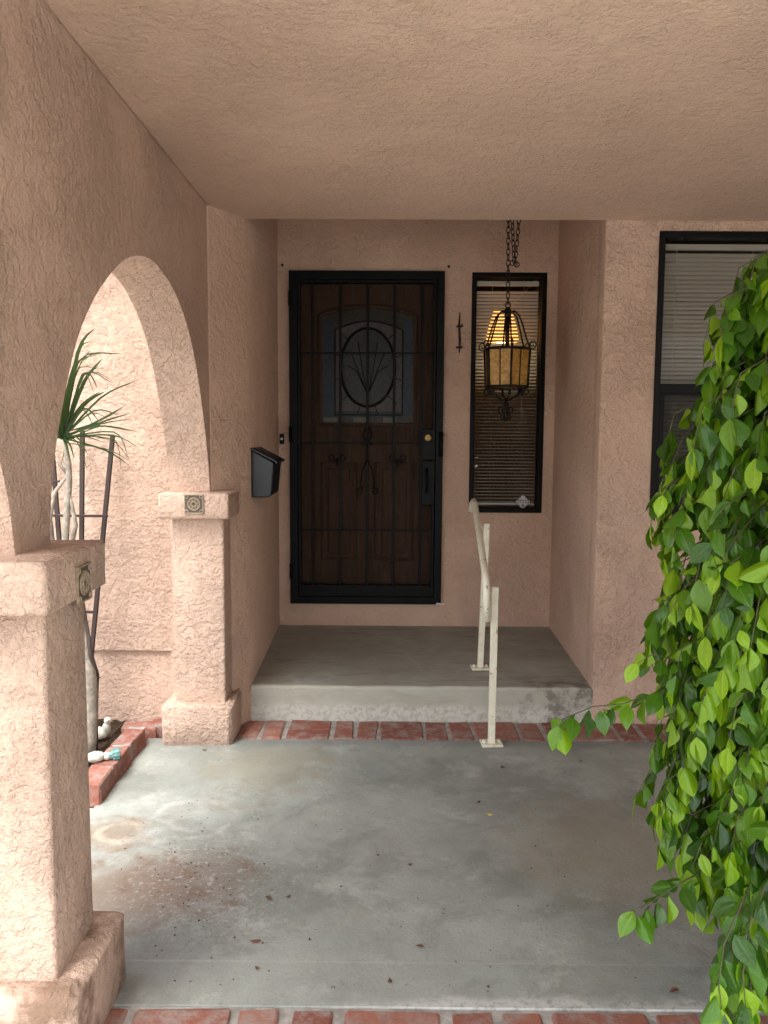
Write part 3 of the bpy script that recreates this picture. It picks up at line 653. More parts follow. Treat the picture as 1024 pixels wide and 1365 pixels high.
# ------------------------------------------------------------------ porch lantern
YLn = 4.48
lc = px(675.5, 490, Y=YLn); zt = px(675, 409, Y=YLn).z; zsh = px(675, 466, Y=YLn).z; zbt = px(675, 516, Y=YLn).z; zfin = px(673, 562, Y=YLn).z
lan = tag(empty('hanging_lantern', (lc.x, YLn, zfin)), 'six sided iron lantern with amber panels hanging on a chain', 'lantern')
def L(x, y, z): return (x, y, z-zfin)
R1, R0 = .130, .120
hexp = lambda r, k: (r*math.sin(k*math.pi/3+.05), -r*math.cos(k*math.pi/3+.05))
bm = bmesh.new()
for k in range(6):
    a, b = hexp(R1, k), hexp(R1, k+1); c, d = hexp(R0, k), hexp(R0, k+1)
    tube(bm, [L(*a, zsh), L(*b, zsh)], .007, 6); tube(bm, [L(*c, zbt), L(*d, zbt)], .008, 6); tube(bm, [L(*a, zsh), L(*c, zbt)], .0062, 6)
    q0, q1 = [(a[0]+b[0])/2, (a[1]+b[1])/2], [(c[0]+d[0])/2, (c[1]+d[1])/2]
    tube(bm, [L(*q0, zsh), L(*q1, zbt)], .003, 5)
fin(bm, 'cage', IRON, lan, smooth=True)
for k in range(6):
    a, b = Vector((*hexp(R1-.004, k), zsh-zfin)), Vector((*hexp(R1-.004, k+1), zsh-zfin)); c, d = Vector((*hexp(R0-.004, k), zbt-zfin)), Vector((*hexp(R0-.004, k+1), zbt-zfin))
    bm = bmesh.new(); A_ = [bm.verts.new(p) for p in (a, b, d, c)]; n_ = (b-a).cross(c-a).normalized(); n_ = n_ if n_.xy.dot(((a+b)/2).xy) < 0 else -n_
    B_ = [bm.verts.new(Vector(p)+n_*.004) for p in (a, b, d, c)]
    bm.faces.new(A_); bm.faces.new(B_[::-1])
    for i in range(4): bm.faces.new((A_[i], A_[(i+1) % 4], B_[(i+1) % 4], B_[i]))
    fin(bm, 'glass_panel', AMBER, lan)
for k in range(6):     # crown arms, shoulder scrolls, foot scrolls
    u = Vector((math.sin(k*math.pi/3+.05), -math.cos(k*math.pi/3+.05), 0)); h = zt-zsh
    bm = bmesh.new()
    tube(bm, [Vector(L(0, 0, zsh))+u*r+Vector((0, 0, z)) for r, z in ((R1, 0), (R1*.84, h*.22), (R1*.68, h*.52), (R1*.50, h*.78), (R1*.28, h*.90), (.012, h*.86))], .0045, 6); fin(bm, 'crown_arm', IRON, lan, smooth=True)
    bm = bmesh.new(); tube(bm, spiral(Vector(L(0, 0, zsh+.022))+u*(R1+.012), u, (0, 0, 1), .026, 1.3, 16, -2.2), .0035, 5); fin(bm, 'shoulder_scroll', IRON, lan, smooth=True); bm = bmesh.new()
    tube(bm, [Vector(L(0, 0, zbt))+u*R0, Vector(L(0, 0, zbt-.02))+u*(R0-.02)]+spiral(Vector(L(0, 0, zbt-.03))+u*(R0-.01), u, (0, 0, -1), .026, 1.3, 16, 2.6), .0035, 5)
    tube(bm, [Vector(L(0, 0, zbt-.005))+u*R0, Vector(L(0, 0, zbt-.05))+u*.06, Vector(L(0, 0, zbt-.075))+u*.012], .0035, 5); fin(bm, 'foot_scroll', IRON, lan, smooth=True)
bm = bmesh.new()
for k in range(4):
    u = Vector((math.cos(k*math.pi/2+.3), math.sin(k*math.pi/2+.3), 0)); tube(bm, [Vector(L(0, 0, zbt-.07))]+spiral(Vector(L(0, 0, zfin+.065))+u*.028, u, (0, 0, 1), .028, 1.2, 14, 2.), .004, 5); tube(bm, spiral(Vector(L(0, 0, zfin+.022))+u*.018, u, (0, 0, -1), .022, 1.2, 12, 2.), .0035, 5)
tube(bm, [L(0, 0, zbt-.06), L(0, 0, zfin+.03), L(0, 0, zfin)], [.007, .008, .003], 8); fin(bm, 'finial', IRON, lan, smooth=True)
bm = bmesh.new(); lathe(bm, [(.012, zt-zfin-.005), (.02, zt-zfin-.018), (.017, zt-zfin-.04), (.022, zt-zfin-.05), (.006, zt-zfin-.06)], 0, 0, 12); tube(bm, [L(0, 0, zt-.06), L(0, 0, zsh-.04)], .012, 8); torus(bm, L(0, 0, zt+.010), .014, .0035, (0, 1, 0), 12, 5); fin(bm, 'crown_cap', IRON, lan, smooth=True)
def chain(bm, p, q, pitch=.028):
    p, q = Vector(p), Vector(q); n = max(2, int((q-p).length/pitch)); ax = (q-p).normalized()
    for k in range(n):
        c = p.lerp(q, (k+.5)/n); s1 = ax.orthogonal().normalized(); s2 = ax.cross(s1); side = (s1+s2*.3 if k % 2 else s2-s1*.3).normalized()
        # oval link: long axis along the chain
        e2 = side.cross(ax).normalized(); ring = []
        for i in range(12):
            a = 2*math.pi*i/12; d = ax*math.cos(a)*pitch*.66 + e2*math.sin(a)*pitch*.36; dn = d.normalized()
            ring.append([bm.verts.new(c+d+(dn*math.cos(2*math.pi*j/5)+side*math.sin(2*math.pi*j/5))*.0028) for j in range(5)])
        for i in range(12):
            for j in range(5): bm.faces.new((ring[i][j], ring[i][(j+1) % 5], ring[(i+1) % 12][(j+1) % 5], ring[(i+1) % 12][j]))
bm = bmesh.new(); ztop = 2.735
hx = px(677, 300, Y=YLn).x-lc.x; hx2 = px(693, 300, Y=YLn).x-lc.x; hk = px(686.5, 350, Y=YLn)
chain(bm, L(0, 0, zt+.018), L(hx, 0, ztop)); chain(bm, L(hx+.012, .008, ztop), L(hk.x-lc.x-.003, .012, hk.z)); chain(bm, L(hk.x-lc.x+.003, .012, hk.z), L(hx2+.01, .01, ztop))
fin(bm, 'chain', IRON, lan, smooth=True)
bm = bmesh.new(); hkx = hk.x-lc.x
for k in range(3): torus(bm, L(hkx+(-.012, .006, .012)[k], .012, hk.z-.004*k), .013, .003, ((0, 1, 0), (1, .4, 0), (.3, 1, .5))[k], 12, 5)
fin(bm, 'chain_hook', IRON, lan, smooth=True)
bm = bmesh.new(); lathe(bm, [(.045, 2.739-zfin), (.045, 2.732-zfin), (.02, 2.722-zfin), (.008, 2.715-zfin)], hx, 0, 16); fin(bm, 'ceiling_canopy', IRON, lan, smooth=True)

# ------------------------------------------------------------------ mailbox on the left cheek
ms = (XB0-(-.668))/(YB-YS); my = 3.935; mx = -.668+ms*(my-YS)
mb = tag(empty('mailbox', (mx, my, px(335, 663, Y=my).z)), 'black sheet metal mailbox on the side wall of the entry', 'mailbox')
mh = px(337, 598, Y=my).z-mb.location.z; mw = .33
bm = bmesh.new(); prof = [(.003, 0), (.085, .0), (.098, .012), (.112, mh*.72), (.003, mh*.97)]
prism(bm, prof, 'y', 0, mw); fin(bm, 'body', MAILM, mb, bevel=.006, seg=3)
bm = bmesh.new(); prism(bm, [(.0, mh*.985), (.0, mh*1.01), (.006, mh*1.015), (.13, mh*.74), (.128, mh*.69), (.122, mh*.69), (.118, mh*.725)], 'y', -.008, mw+.008); fin(bm, 'lid', MAILM, mb, bevel=.002)
bm = bmesh.new(); box(bm, -.004, .004, .01, mw-.01, .0, mh*.98); fin(bm, 'back_plate', MAILM, mb)
mb.rotation_euler = (0, 0, -math.atan(ms)*-1 if ms < 0 else -math.atan(ms))
mb.rotation_euler = (0, 0, math.atan(-ms))

# ------------------------------------------------------------------ rusty bracket beside the door
rb = px(612.5, 444, Y=YB); h2 = (px(612, 417, Y=YB).z-px(612, 471, Y=YB).z)/2
bm = bmesh.new(); tube(bm, [(0, -.012, -h2), (.002, -.014, -h2*.4), (-.003, -.014, h2*.3), (0, -.012, h2)], [.003, .007, .007, .003], 8)
for z in (h2*.32, -h2*.72): torus(bm, (0, -.014, z), .013, .006, (0, 0, 1), 10, 6); tube(bm, [(.0, .004, z), (.0, -.016, z)], .005, 6); tube(bm, [(-.022, -.016, z-.002), (.02, -.016, z+.004)], .005, 6)
o = tag(fin(bm, 'wall_bracket', RUST, smooth=True), 'thin rusty iron bracket on the wall between door and window', 'bracket'); o.location = (rb.x, YB, rb.z)

# ------------------------------------------------------------------ handrail
p1b, p1t = px(655, 992, Z=0), None; p1t = px(660, 782, Y=p1b.y); p2b = px(640, 891, Z=HS); p2t = px(649, 697, Y=p2b.y)
hr = tag(empty('handrail', (p1b.x, p1b.y, 0)), 'cream painted steel pipe handrail on two posts at the doorstep', 'handrail')
o0 = Vector(hr.location)
def post(b, t, w=.0155):
    bm = bmesh.new(); vs = box(bm, -w, w, -w, w, 0, (t-b).length)
    o = fin(bm, 'post', RAILM, hr, bevel=.003); o.location = b-o0; d = (t-b).normalized(); o.rotation_euler = Vector((0, 0, 1)).rotation_difference(d).to_euler()
    bm = bmesh.new(); box(bm, -.048, .048, -.04, .04, 0, .010)
    for sx in (-1, 1): tube(bm, [(sx*.034, 0, .008), (sx*.034, 0, .02)], .008, 6)
    f = fin(bm, 'base_plate', RAILM, hr, bevel=.002); f.location = b-o0+Vector((0, 0, .0)); f.rotation_euler = (0, 0, .06)
post(Vector(p1b), p1t); post(Vector(p2b), p2t)
ra, rbm_ = px(632.5, 669, Y=4.36), px(648, 772, Y=p1b.y-.02)
rl = px(649, 828, Y=p1b.y-.03); re = px(628.5, 682, Y=4.42)
mid1 = ra.lerp(rbm_, .93)
bm = bmesh.new()
pth = [re, re.lerp(ra, .5)+Vector((-.004, .02, .012)), ra+Vector((-.002, .015, .002)), ra.lerp(rbm_, .06), ra.lerp(rbm_, .3), ra.lerp(rbm_, .6), ra.lerp(rbm_, .88), rbm_+Vector((0, .012, .006)), rbm_+Vector((0, -.012, -.022)), rbm_.lerp(rl, .5)+Vector((0, -.008, 0)), rl]
tube(bm, [v-o0 for v in pth], .0165, 12); fin(bm, 'pipe', RAILM, hr, smooth=True)
bm = bmesh.new()
for (t_, b_) in ((p1t, p1b), (p2t, p2b)):
    k = (t_.y-ra.y)/(rbm_.y-ra.y); k = min(max(k, .02), .98); r_ = ra.lerp(rbm_, k); zq = t_.z-.03
    tube(bm, [Vector((t_.x, t_.y, zq))-o0, Vector((r_.x, t_.y, min(r_.z, zq+.01)))-o0], .009, 6)
fin(bm, 'bracket', RAILM, hr)

# ------------------------------------------------------------------ trellis in the bed
YT = 3.62
tr = tag(empty('trellis', (px(112, 960, Y=YT).x, YT, 0)), 'brown fan shaped wooden trellis leaning in the planting bed', 'trellis'); to = Vector(tr.location)
def stick(pts, r, name='post'):
    bm = bmesh.new(); tube(bm, [Vector(p)-to for p in pts], r, 4); return fin(bm, name, WOOD_T, tr, bevel=.002)
def T(u, v, dy=0): return px(u, v, Y=YT+dy)
stick([T(150.5, 580, .14), T(112, 975)], .0135); stick([T(110, 574, .14), T(107, 975)], .0135); stick([T(69, 590, .14), T(99, 975)], .0135); stick([T(30, 590, .14), T(94, 975)], .0135)
for v, a, b in ((687, 55, 144), (815, 82, 131), (610, 36, 152)) [:2]: stick([T(a, v, .06), T(b, v+1, .06)], .008, 'rung')
stick([T(40, 640, .09), T(80, 642, .09)], .006, 'rung')

# ------------------------------------------------------------------ dracaena
def leaf_mesh(name, L_, Wd, mat, tint, curve=.25, fold=.25, tip=.12, rows=7, blade=False, seed=0):
    r = random.Random(seed); bm = bmesh.new(); ti = bm.verts.layers.float.new('tint'); ri = bm.verts.layers.float.new('rib')
    R_ = []; tw = r.uniform(-.3, .3)
    for k in range(rows+1):
        t = k/rows
        if blade: w = Wd*.5*min(1, .55+t*2)*(1-t**2.2)+.0008
        else: w = Wd*.5*(math.sin(math.pi*min(1, (t/.88))**.93)**.9 if t < .88 else 0)+(.0035*(1-t)/.14 if t > .80 else 0)+.0006
        y = L_*t; z0 = -curve*L_*t*t
        row = []
        for j, s in enumerate((-1, -.5, 0, .5, 1)):
            x = s*w; z = z0+(abs(x)*fold if seed % 2 else -1.1*x*x/(Wd*.5)+abs(x)*.25)+x*tw*t*.6+ (r.uniform(-.02, .02)*Wd if abs(s) == 1 else 0)
            v = bm.verts.new((x, y, z)); v[ti] = tint; v[ri] = 1. if s == 0 else 0.; row.append(v)
        R_.append(row)
    for a, b in zip(R_, R_[1:]):
        for j in range(4): bm.faces.new((a[j], a[j+1], b[j+1], b[j]))
    for f in bm.faces: f.smooth = True
    me = bpy.data.meshes.new(name); bm.to_mesh(me); bm.free(); me.materials.append(mat); return me
YP = 3.40
dh = px(84, 586, Y=YP); db0 = px(117, 962, Y=YP)
dr = tag(empty('dracaena', (db0.x, YP, .0)), 'spindly dracaena with a bare grey trunk and narrow leaves before the trellis', 'plant'); do = Vector(dr.location)
bm = bmesh.new(); Q = lambda u, v, d=0: px(u, v, Y=YP+d)-do
tube(bm, catmull([tuple(Vector((Q(119, 966).x, 0, -.01))), tuple(Q(121, 920)), tuple(Q(117, 880)), tuple(Q(101, 800)), tuple(Q(88, 735)), tuple(Q(89, 690)), tuple(Q(92, 640)), tuple(Q(90, 610)), tuple(Q(84, 586))], 3), [.02, .028, .03, .03, .028, .026, .024, .02, .018, .017, .016, .016, .015, .015, .015, .015, .014, .014, .014, .013, .013, .012, .011, .010, .008], 9)
tube(bm, [Q(94, 735), Q(101, 700), Q(96, 672), Q(91, 655)], [.012, .01, .008, .006], 6); tube(bm, [Q(71, 735), Q(66, 690), Q(74, 655), Q(88, 636)], [.014, .012, .009, .006], 7); tube(bm, [Q(90, 632), Q(82, 622), Q(75, 612)], [.008, .007, .005], 6)
fin(bm, 'trunk', BARK2, dr, smooth=True)
bm = bmesh.new(); tube(bm, [Vector((Q(124, 966).x, .03, 0)), Q(128, 930, .05), Q(129, 900, .03), Q(121, 872, -.03), Q(118, 850), Q(110, 800, .03), Q(104, 760, .02)], [.009, .011, .012, .01, .009, .008, .006], 7)
for a, b in (((128, 905), (134, 903)), ((126, 925), (132, 930)), ((124, 885), (118, 868))): tube(bm, [Q(*a, .04), Q(*b, .03)], [.005, .002], 5)
fin(bm, 'dry_stem', VINE, dr, smooth=True)
DM = [leaf_mesh('dracaena_leaf', 1, .05, DRACLEAF, t_, 0, .3, rows=8, blade=True, seed=i) for i, t_ in enumerate((0., .15, .3, .5, .8))]
def blade_leaf(ctrl, w, mi):
    """a blade along control points (pixels + depth offset), swept as geometry of its own"""
    P = [Vector(p) for p in catmull([tuple(Q(*c)) for c in ctrl], 4)]; n = len(P)
    bm = bmesh.new(); ti = bm.verts.layers.float.new('tint'); ri = bm.verts.layers.float.new('rib'); R_ = []
    for i, p in enumerate(P):
        t = i/(n-1); tg = (P[min(i+1, n-1)]-P[max(i-1, 0)]).normalized(); sd = tg.cross(Vector((.2, -1, .35))).normalized()
        ww = w*.36*min(1, .5+2*t)*(1-t**2.5)+.0006; up = sd.cross(tg)
        row = []
        for s in (-1, 0, 1):
            v = bm.verts.new(p+sd*s*ww+up*abs(s)*ww*.3); v[ti] = mi; v[ri] = 1. if s == 0 else 0.; row.append(v)
        R_.append(row)
    for a, b in zip(R_, R_[1:]):
        for j in range(2): bm.faces.new((a[j], a[j+1], b[j+1], b[j]))
    for f in bm.faces: f.smooth = True
    me = bpy.data.meshes.new('leaf'); bm.to_mesh(me); bm.free(); me.materials.append(DRACLEAF); link('leaf', me, None, dr)
H = (84, 584)
for tipc, ctl, w, tn in [((126, 438), (104, 470), .022, .4), ((157, 472), (105, 482), .012, .2), ((131, 473), (100, 490), .012, .1), ((137, 478), (112, 510), .024, .45), ((103, 488), (92, 520), .022, .1), ((148, 510), (112, 500), .009, .3), ((131, 519), (112, 498), .012, .1),
        ((180, 508), (135, 530), .012, .3), ((140, 522), (112, 540), .026, .05), ((168, 540), (130, 562), .014, .2), ((174, 551), (138, 562), .012, .2), ((157, 553), (125, 548), .01, .3), ((132, 562), (112, 545), .014, .05),
        ((175, 575), (130, 568), .012, .3), ((186, 598), (150, 580), .009, .4), ((170, 608), (152, 576), .008, .4), ((172, 620), (140, 600), .010, .2), ((145, 586), (112, 580), .010, .2), ((117, 606), (103, 583), .010, .1), ((99, 611), (93, 592), .012, .1), ((91, 610), (90, 596), .012, .1),
        ((60, 500), (70, 540), .02, .2), ((40, 530), (62, 545), .02, .3), ((38, 580), (60, 565), .018, .2), ((50, 610), (66, 585), .016, .3), ((75, 480), (78, 530), .022, .3), ((90, 470), (86, 530), .02, .2), ((55, 560), (70, 560), .018, .1), ((112, 455), (96, 500), .014, .3)]:
    dd = random.uniform(-.2, .12)
    blade_leaf([(*H, 0), (*ctl, dd*.5), (*tipc, dd)], w, tn)
    jx, jy = random.uniform(-14, 10), random.uniform(-8, 22)
    blade_leaf([(H[0]+random.uniform(-3, 3), H[1]+random.uniform(-8, 8), 0), (ctl[0]+jx*.4, ctl[1]+jy*.3, -dd*.5), (tipc[0]+jx, tipc[1]+jy, -dd)], w*.6, random.random())

# ------------------------------------------------------------------ figurines
def blob(bm, c, r, mi=0, n=12):
    r = r if isinstance(r, tuple) else (r, r, r)
    g = bmesh.ops.create_uvsphere(bm, u_segments=n, v_segments=8, radius=1, matrix=Matrix.Translation(c) @ Matrix.Diagonal((*r, 1)))
    for v in g['verts']:
        for f in v.link_faces: f.material_index = mi
f1 = px(130, 986, Z=.03); fo = tag(empty('bird_figurine', (px(128, 985, Z=.02).x, px(128, 985, Z=.02).y, .016)), 'white glazed bird figurine sitting on the soil behind the kerb', 'figurine')
bm = bmesh.new(); blob(bm, (0, 0, .035), (.062, .036, .034)); blob(bm, (.055, 0, .062), (.022, .02, .03)); blob(bm, (-.06, 0, .048), (.03, .02, .012)); fin(bm, 'body', CERAM, fo, smooth=True)
bm = bmesh.new(); blob(bm, (.062, 0, .10), (.019, .017, .018)); blob(bm, (.07, -.015, .103), (.003, .003, .003), 1); blob(bm, (.07, .015, .103), (.003, .003, .003), 1); fin(bm, 'head', [CERAM, BLACK], fo, smooth=True)
bm = bmesh.new(); tube(bm, [(.075, 0, .098), (.094, 0, .094)], [.007, .001], 6); fin(bm, 'beak', BRASS, fo, smooth=True); fo.scale = (.9, .9, .9)
f2 = px(135, 1016, Z=.108); fo = tag(empty('tipped_figurine', (px(141, 1014, Z=KZ).x, px(141, 1014, Z=KZ).y, KZ-.001)), 'white figurine with a teal ribbed cap lying on the brick kerb', 'figurine')
bm = bmesh.new(); blob(bm, (-.045, 0, .026), (.046, .030, .026)); blob(bm, (.005, 0, .024), (.02, .02, .019)); fin(bm, 'body', CERAM, fo, smooth=True)
bm = bmesh.new(); tube(bm, [(.012, 0, .024), (.03, .002, .026), (.032, .002, .026), (.062, .006, .028), (.064, .006, .028), (.068, .006, .028)], [.017, .02, .024, .026, .021, .018], 10)
for k in range(10):
    a = k*math.pi/5; tube(bm, [(.034, .002+.0245*math.cos(a), .026+.0245*math.sin(a)*.98), (.062, .006+.0265*math.cos(a), .028+.0265*math.sin(a)*.98)], .003, 4)
fin(bm, 'cap', TEAL, fo); fo.scale = (.85, .85, .85); fo.rotation_euler = (0, 0, .35)

# ------------------------------------------------------------------ weeping fig
FX, FY = 1.12, 1.80
fig = tag(empty('weeping_fig', (FX, FY, 0)), 'large glossy leafed weeping fig in a pot on the porch', 'plant'); fo_ = Vector(fig.location)
edge = [(330, 1030), (352, 985), (400, 978), (450, 982), (500, 968), (516, 925), (560, 924), (600, 914), (640, 888), (680, 862), (720, 864), (770, 872), (830, 866), (880, 866), (950, 882), (1020, 876), (1080, 868), (1120, 886), (1160, 930), (1250, 938), (1300, 940), (1400, 965), (1500, 1000), (1560, 1030)]
prof_ = []
for v, u in edge:
    p = px(u+(14 if v < 600 else 34), v, Y=FY-.12); prof_.append((p.z, FX-p.x))
prof_.sort()
def crown_r(z):
    if z <= prof_[0][0]: return max(.05, prof_[0][1])
    for (a, ra_), (b, rb_) in zip(prof_, prof_[1:]):
        if a <= z <= b: return ra_+(rb_-ra_)*(z-a)/(b-a)
    return max(.03, prof_[-1][1]-(z-prof_[-1][0])*1.2)
NV = 10
tints = [0, .12, .24, .36, .45, .52, .6, .7, .85, 1.]
FM = [leaf_mesh('fig_leaf', 1, .54, FIGLEAF, t_, .08+.07*(i % 4), .10+.16*(i % 3), rows=8, seed=i+20) for i, t_ in enumerate(tints)]
leaves = []; twigs = []
def leaf_at(p, d, nrm, size, tint_i):
    d = d.normalized(); nrm = (nrm-d*nrm.dot(d)); nrm = nrm.normalized() if nrm.length > 1e-3 else d.orthogonal().normalized()
    x = d.cross(nrm).normalized(); z = x.cross(d)
    mtx = Matrix((x*size, d*size, z*size)).transposed().to_4x4(); mtx.translation = p; leaves.append((mtx, tint_i))
rg = random.Random(11)
def tint_pick(k, n):
    if k >= n-2 and rg.random() < .5: return rg.choice((7, 8, 8, 9))
    return rg.choice((0, 0, 1, 1, 2, 2, 3, 3, 4, 4, 5, 6, 7, 8))
def twig(pts, out, step=.024, size=(.038, .084)):
    """leaves hang alternately from a polyline twig"""
    acc = 0; side = 1; tot = sum((b-a).length for a, b in zip(pts, pts[1:])); n = max(3, int(tot/step)); k = 0
    for a, b in zip(pts, pts[1:]):
        L_ = (b-a).length; t = (b-a).normalized()
        while acc < L_:
            p = a+t*acc; sd = t.cross(Vector((0, 0, 1))); sd = sd.normalized() if sd.length > .1 else Vector((1, 0, 0))
            d = t*rg.uniform(.2, .9)+sd*side*rg.uniform(.2, 1.1)+Vector((0, 0, -1))*rg.uniform(.15, 1.5)+Vector((rg.uniform(-.3, .3), rg.uniform(-.3, .3), 0))
            nr = out*rg.uniform(.2, 1.1)+Vector((0, 0, 1))*rg.uniform(.1, 1.2)+sd*side*rg.uniform(-.2, .8)+Vector((rg.uniform(-.6, .6), rg.uniform(-.6, .6), 0))
            leaf_at(p+d.normalized()*.010, d, nr, rg.uniform(*size), tint_pick(k, n)); side = -side; acc += step*rg.uniform(.75, 1.25); k += 1
        acc -= L_
    t = (pts[-1]-pts[-2]).normalized(); leaf_at(pts[-1], t+Vector((0, 0, -.8)), out+Vector((0, 0, .5)), rg.uniform(*size), rg.choice((7, 8, 9))); twigs.append(pts)
ztop_, zlow = prof_[-1][0]-.03, .30
N_TW = 420
for i in range(N_TW):
    z = zlow+(ztop_-zlow)*((i+.5)/N_TW); a = i*2.39996+rg.uniform(-.3, .3)
    r = crown_r(z)*(.90+rg.uniform(-.22, .12) + .06*math.sin(3*a+z*9))
    out = Vector((math.cos(a), math.sin(a), 0)); e = Vector((FX, FY, z))+out*r
    L_ = min(r*.8, rg.uniform(.18, .30)); s = e-out*L_+Vector((0, 0, rg.uniform(.06, .14)))
    sw = Vector((-out.y, out.x, 0))*rg.uniform(-.06, .06)
    twig([s, s.lerp(e, .5)+sw+Vector((0, 0, .035)), e-out*.02+Vector((0, 0, .0)), e+out*.015+Vector((0, 0, -rg.uniform(.05, .12)))], out)
# denser clothing of the side that the porch sees: short drooping twigs on the shell
for i in range(420):
    z = zlow+.05+(ztop_-zlow)*rg.random(); a = math.pi+.75+rg.uniform(-1.3, 1.3); out = Vector((math.cos(a), math.sin(a), 0)); r = crown_r(z)*rg.uniform(.66, 1.)
    e = Vector((FX, FY, z))+out*r; twig([e-out*.08+Vector((0, 0, .06)), e+Vector((0, 0, .02)), e+out*.02+Vector((0, 0, -.07))], out)
# two sprigs that reach out over the slab, one low, one before the doorstep
def sprig(path, Y0, Y1, size, step=.03):
    n = len(path)-1; pts = [px(u, v, Y=Y0+(Y1-Y0)*i/n) for i, (u, v) in enumerate(path)]
    twig(pts, Vector((-.5, -.8, 0)), step, size)
sprig([(905, 905), (870, 925), (830, 938), (790, 942), (752, 958), (745, 968)], 1.78, 1.72, (.055, .072), .017)
sprig([(930, 1165), (905, 1178), (878, 1196), (858, 1208), (845, 1215)], 1.62, 1.55, (.05, .066), .016)
sprig([(905, 640), (890, 648), (884, 660)], 1.70, 1.68, (.05, .06), .03)
sprig([(900, 880), (870, 872), (850, 884)], 1.70, 1.68, (.05, .06), .03)
sprig([(990, 1200), (965, 1260), (958, 1310), (962, 1345)], 1.42, 1.36, (.06, .075), .02)
sprig([(1020, 1180), (1000, 1240), (990, 1300), (995, 1350)], 1.42, 1.36, (.06, .075), .02)
for k in range(14):
    u = rg.uniform(955, 1060); v = rg.uniform(1130, 1300); sprig([(u+25, v-50), (u+8, v), (u, v+45), (u+3, v+75)], rg.uniform(1.45, 1.65), rg.uniform(1.4, 1.6), (.045, .075), .02)
# nearest leaves in the picture become parts, the rest one mass
def score(mt):
    p = mt.translation-Vector((0, 0, CH)); zf = p.dot(FW); u, v = 512+CF*p.dot(RI)/zf, 682.5+CF*p.dot(DN)/zf
    return (0 if (u < 1020 and v < 1355) else 10) + p.length
order = sorted(range(len(leaves)), key=lambda i: score(leaves[i][0]))
Tm = Matrix.Translation(-fo_)
for i in order[:300]:
    mt, ti_ = leaves[i]; o = link('leaf', FM[ti_], None, fig); o.matrix_local = Tm @ mt
VV, FF, TT, RR = [], [], [], []
cache = [([v.co.copy() for v in me.vertices], [tuple(p.vertices) for p in me.polygons], [d.value for d in me.attributes['rib'].data]) for me in FM]
for i in order[300:]:
    mt, ti_ = leaves[i]; M4 = Tm @ mt; vs, fs, rs = cache[ti_]; b = len(VV)
    VV += [tuple(M4 @ v) for v in vs]; FF += [tuple(j+b for j in f) for f in fs]; TT += [tints[ti_]]*len(vs); RR += rs
me = bpy.data.meshes.new('foliage'); me.from_pydata(VV, [], FF); me.materials.append(FIGLEAF)
me.attributes.new('tint', 'FLOAT', 'POINT').data.foreach_set('value', TT); me.attributes.new('rib', 'FLOAT', 'POINT').data.foreach_set('value', RR)
fl_ = link('foliage', me, None, fig, True); fl_['kind'] = 'stuff'
bm = bmesh.new()
for pts in twigs: tube(bm, [p-fo_ for p in pts], [.0018]+[.0014]*(len(pts)-2)+[.0008], 4)
fin(bm, 'twigs', TWIG, fig, smooth=True)['kind'] = 'stuff'
bm = bmesh.new()
tube(bm, [(0, 0, .25), (.01, .01, .5), (-.01, 0, .9), (.0, .0, 1.3), (.01, 0, 1.65)], [.03, .026, .022, .016, .006], 8)
for k in range(16):
    z = .4+k*.075; a = k*2.4; tube(bm, [(0, 0, z), (.12*math.cos(a), .12*math.sin(a), z+.10), (.25*math.cos(a), .25*math.sin(a), z+.15)], [.012, .008, .004], 6)
fin(bm, 'trunk', BARK, fig, smooth=True)
bm = bmesh.new(); lathe(bm, [(.10, .0), (.115, .005), (.155, .26), (.17, .262), (.172, .30), (.155, .30), (.15, .27), (.0, .27)][:7]+[(.02, .268)], 0, 0, 28); fin(bm, 'pot', TERRA, fig, smooth=True)

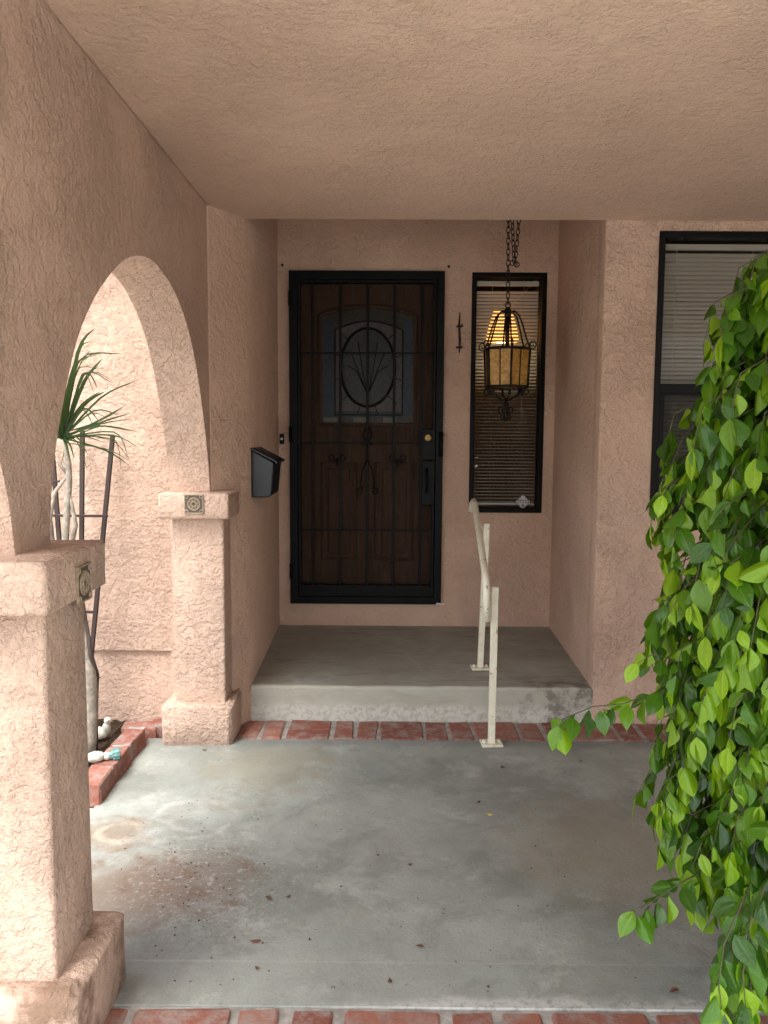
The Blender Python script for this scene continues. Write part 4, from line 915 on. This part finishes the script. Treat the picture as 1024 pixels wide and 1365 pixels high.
# ------------------------------------------------------------------ litter on the slab
def dry_leaf(u, v, s, rz, mat=DRYLEAF):
    p = px(u, v, Z=.003); me = leaf_mesh('dry_leaf', s, s*.5, mat, .2, .1, .5, rows=5, seed=int(u*7+v))
    o = link('fallen_leaf', me); o.location = (p.x, p.y, .006); o.rotation_euler = (0, 0, rz)
    return tag(o, 'small dry leaf lying on the concrete porch slab', 'leaf', 'dry leaves scattered on the porch slab')
for u, v, s, rz in ((348, 1254, .032, 1.6), (361, 1200, .03, .7), (388, 1194, .018, 2.), (672, 1024, .03, .3), (565, 1264, .026, 1.1), (521, 1311, .022, .2), (276, 1000, .025, 1.2), (640, 1068, .02, 2.2), (505, 1142, .016, .4), (550, 1152, .018, 1.7), (905, 1320, .03, 1.9), (346, 1292, .018, .9), (775, 1016, .022, .3)):
    o = dry_leaf(u, v, s, rz)
    own = {672: 'dry leaf on the slab just before the foot of the handrail post', 276: 'dry leaf on the slab before the far stucco pillar', 905: 'dry brown leaf under the fig beside the near row of bricks', 348: 'broad reddish brown leaf lying flat near the soiled pillar base', 775: 'dry leaf under the fig sprig that hangs before the doorstep'}.get(u)
    if own: o['label'] = own
o = dry_leaf(658, 1086, .03, 1.2, simple('dry_leaf_yellow', (.45, .33, .08), .7)); o['label'] = 'small yellowed leaf lying on the concrete porch slab'; del o['group']
VV, FF = [], []
def crumb(x, y, s):
    b = len(VV); h = [Vector((rg.uniform(-1, 1), rg.uniform(-1, 1), rg.uniform(0, .8)))*s for _ in range(4)]
    VV.extend([(x+q.x, y+q.y, .0+max(0, q.z)) for q in h]); FF.extend([(b, b+1, b+2), (b, b+1, b+3), (b+1, b+2, b+3), (b, b+2, b+3)])
for i in range(420):
    if i < 230: p = px(rg.gauss(265, 45), rg.gauss(1150, 45), Z=0)
    else: p = px(rg.uniform(200, 880), rg.uniform(1000, 1330), Z=0)
    if p.x > -1.05 and p.y > 1.9: crumb(p.x, p.y, rg.uniform(.0015, .0055))
me = bpy.data.meshes.new('dirt_crumbs'); me.from_pydata(VV, [], FF); me.materials.append(SOIL)
tag(link('dirt_crumbs', me), 'dark crumbs of dirt strewn over the porch slab', 'dirt', kind='stuff')
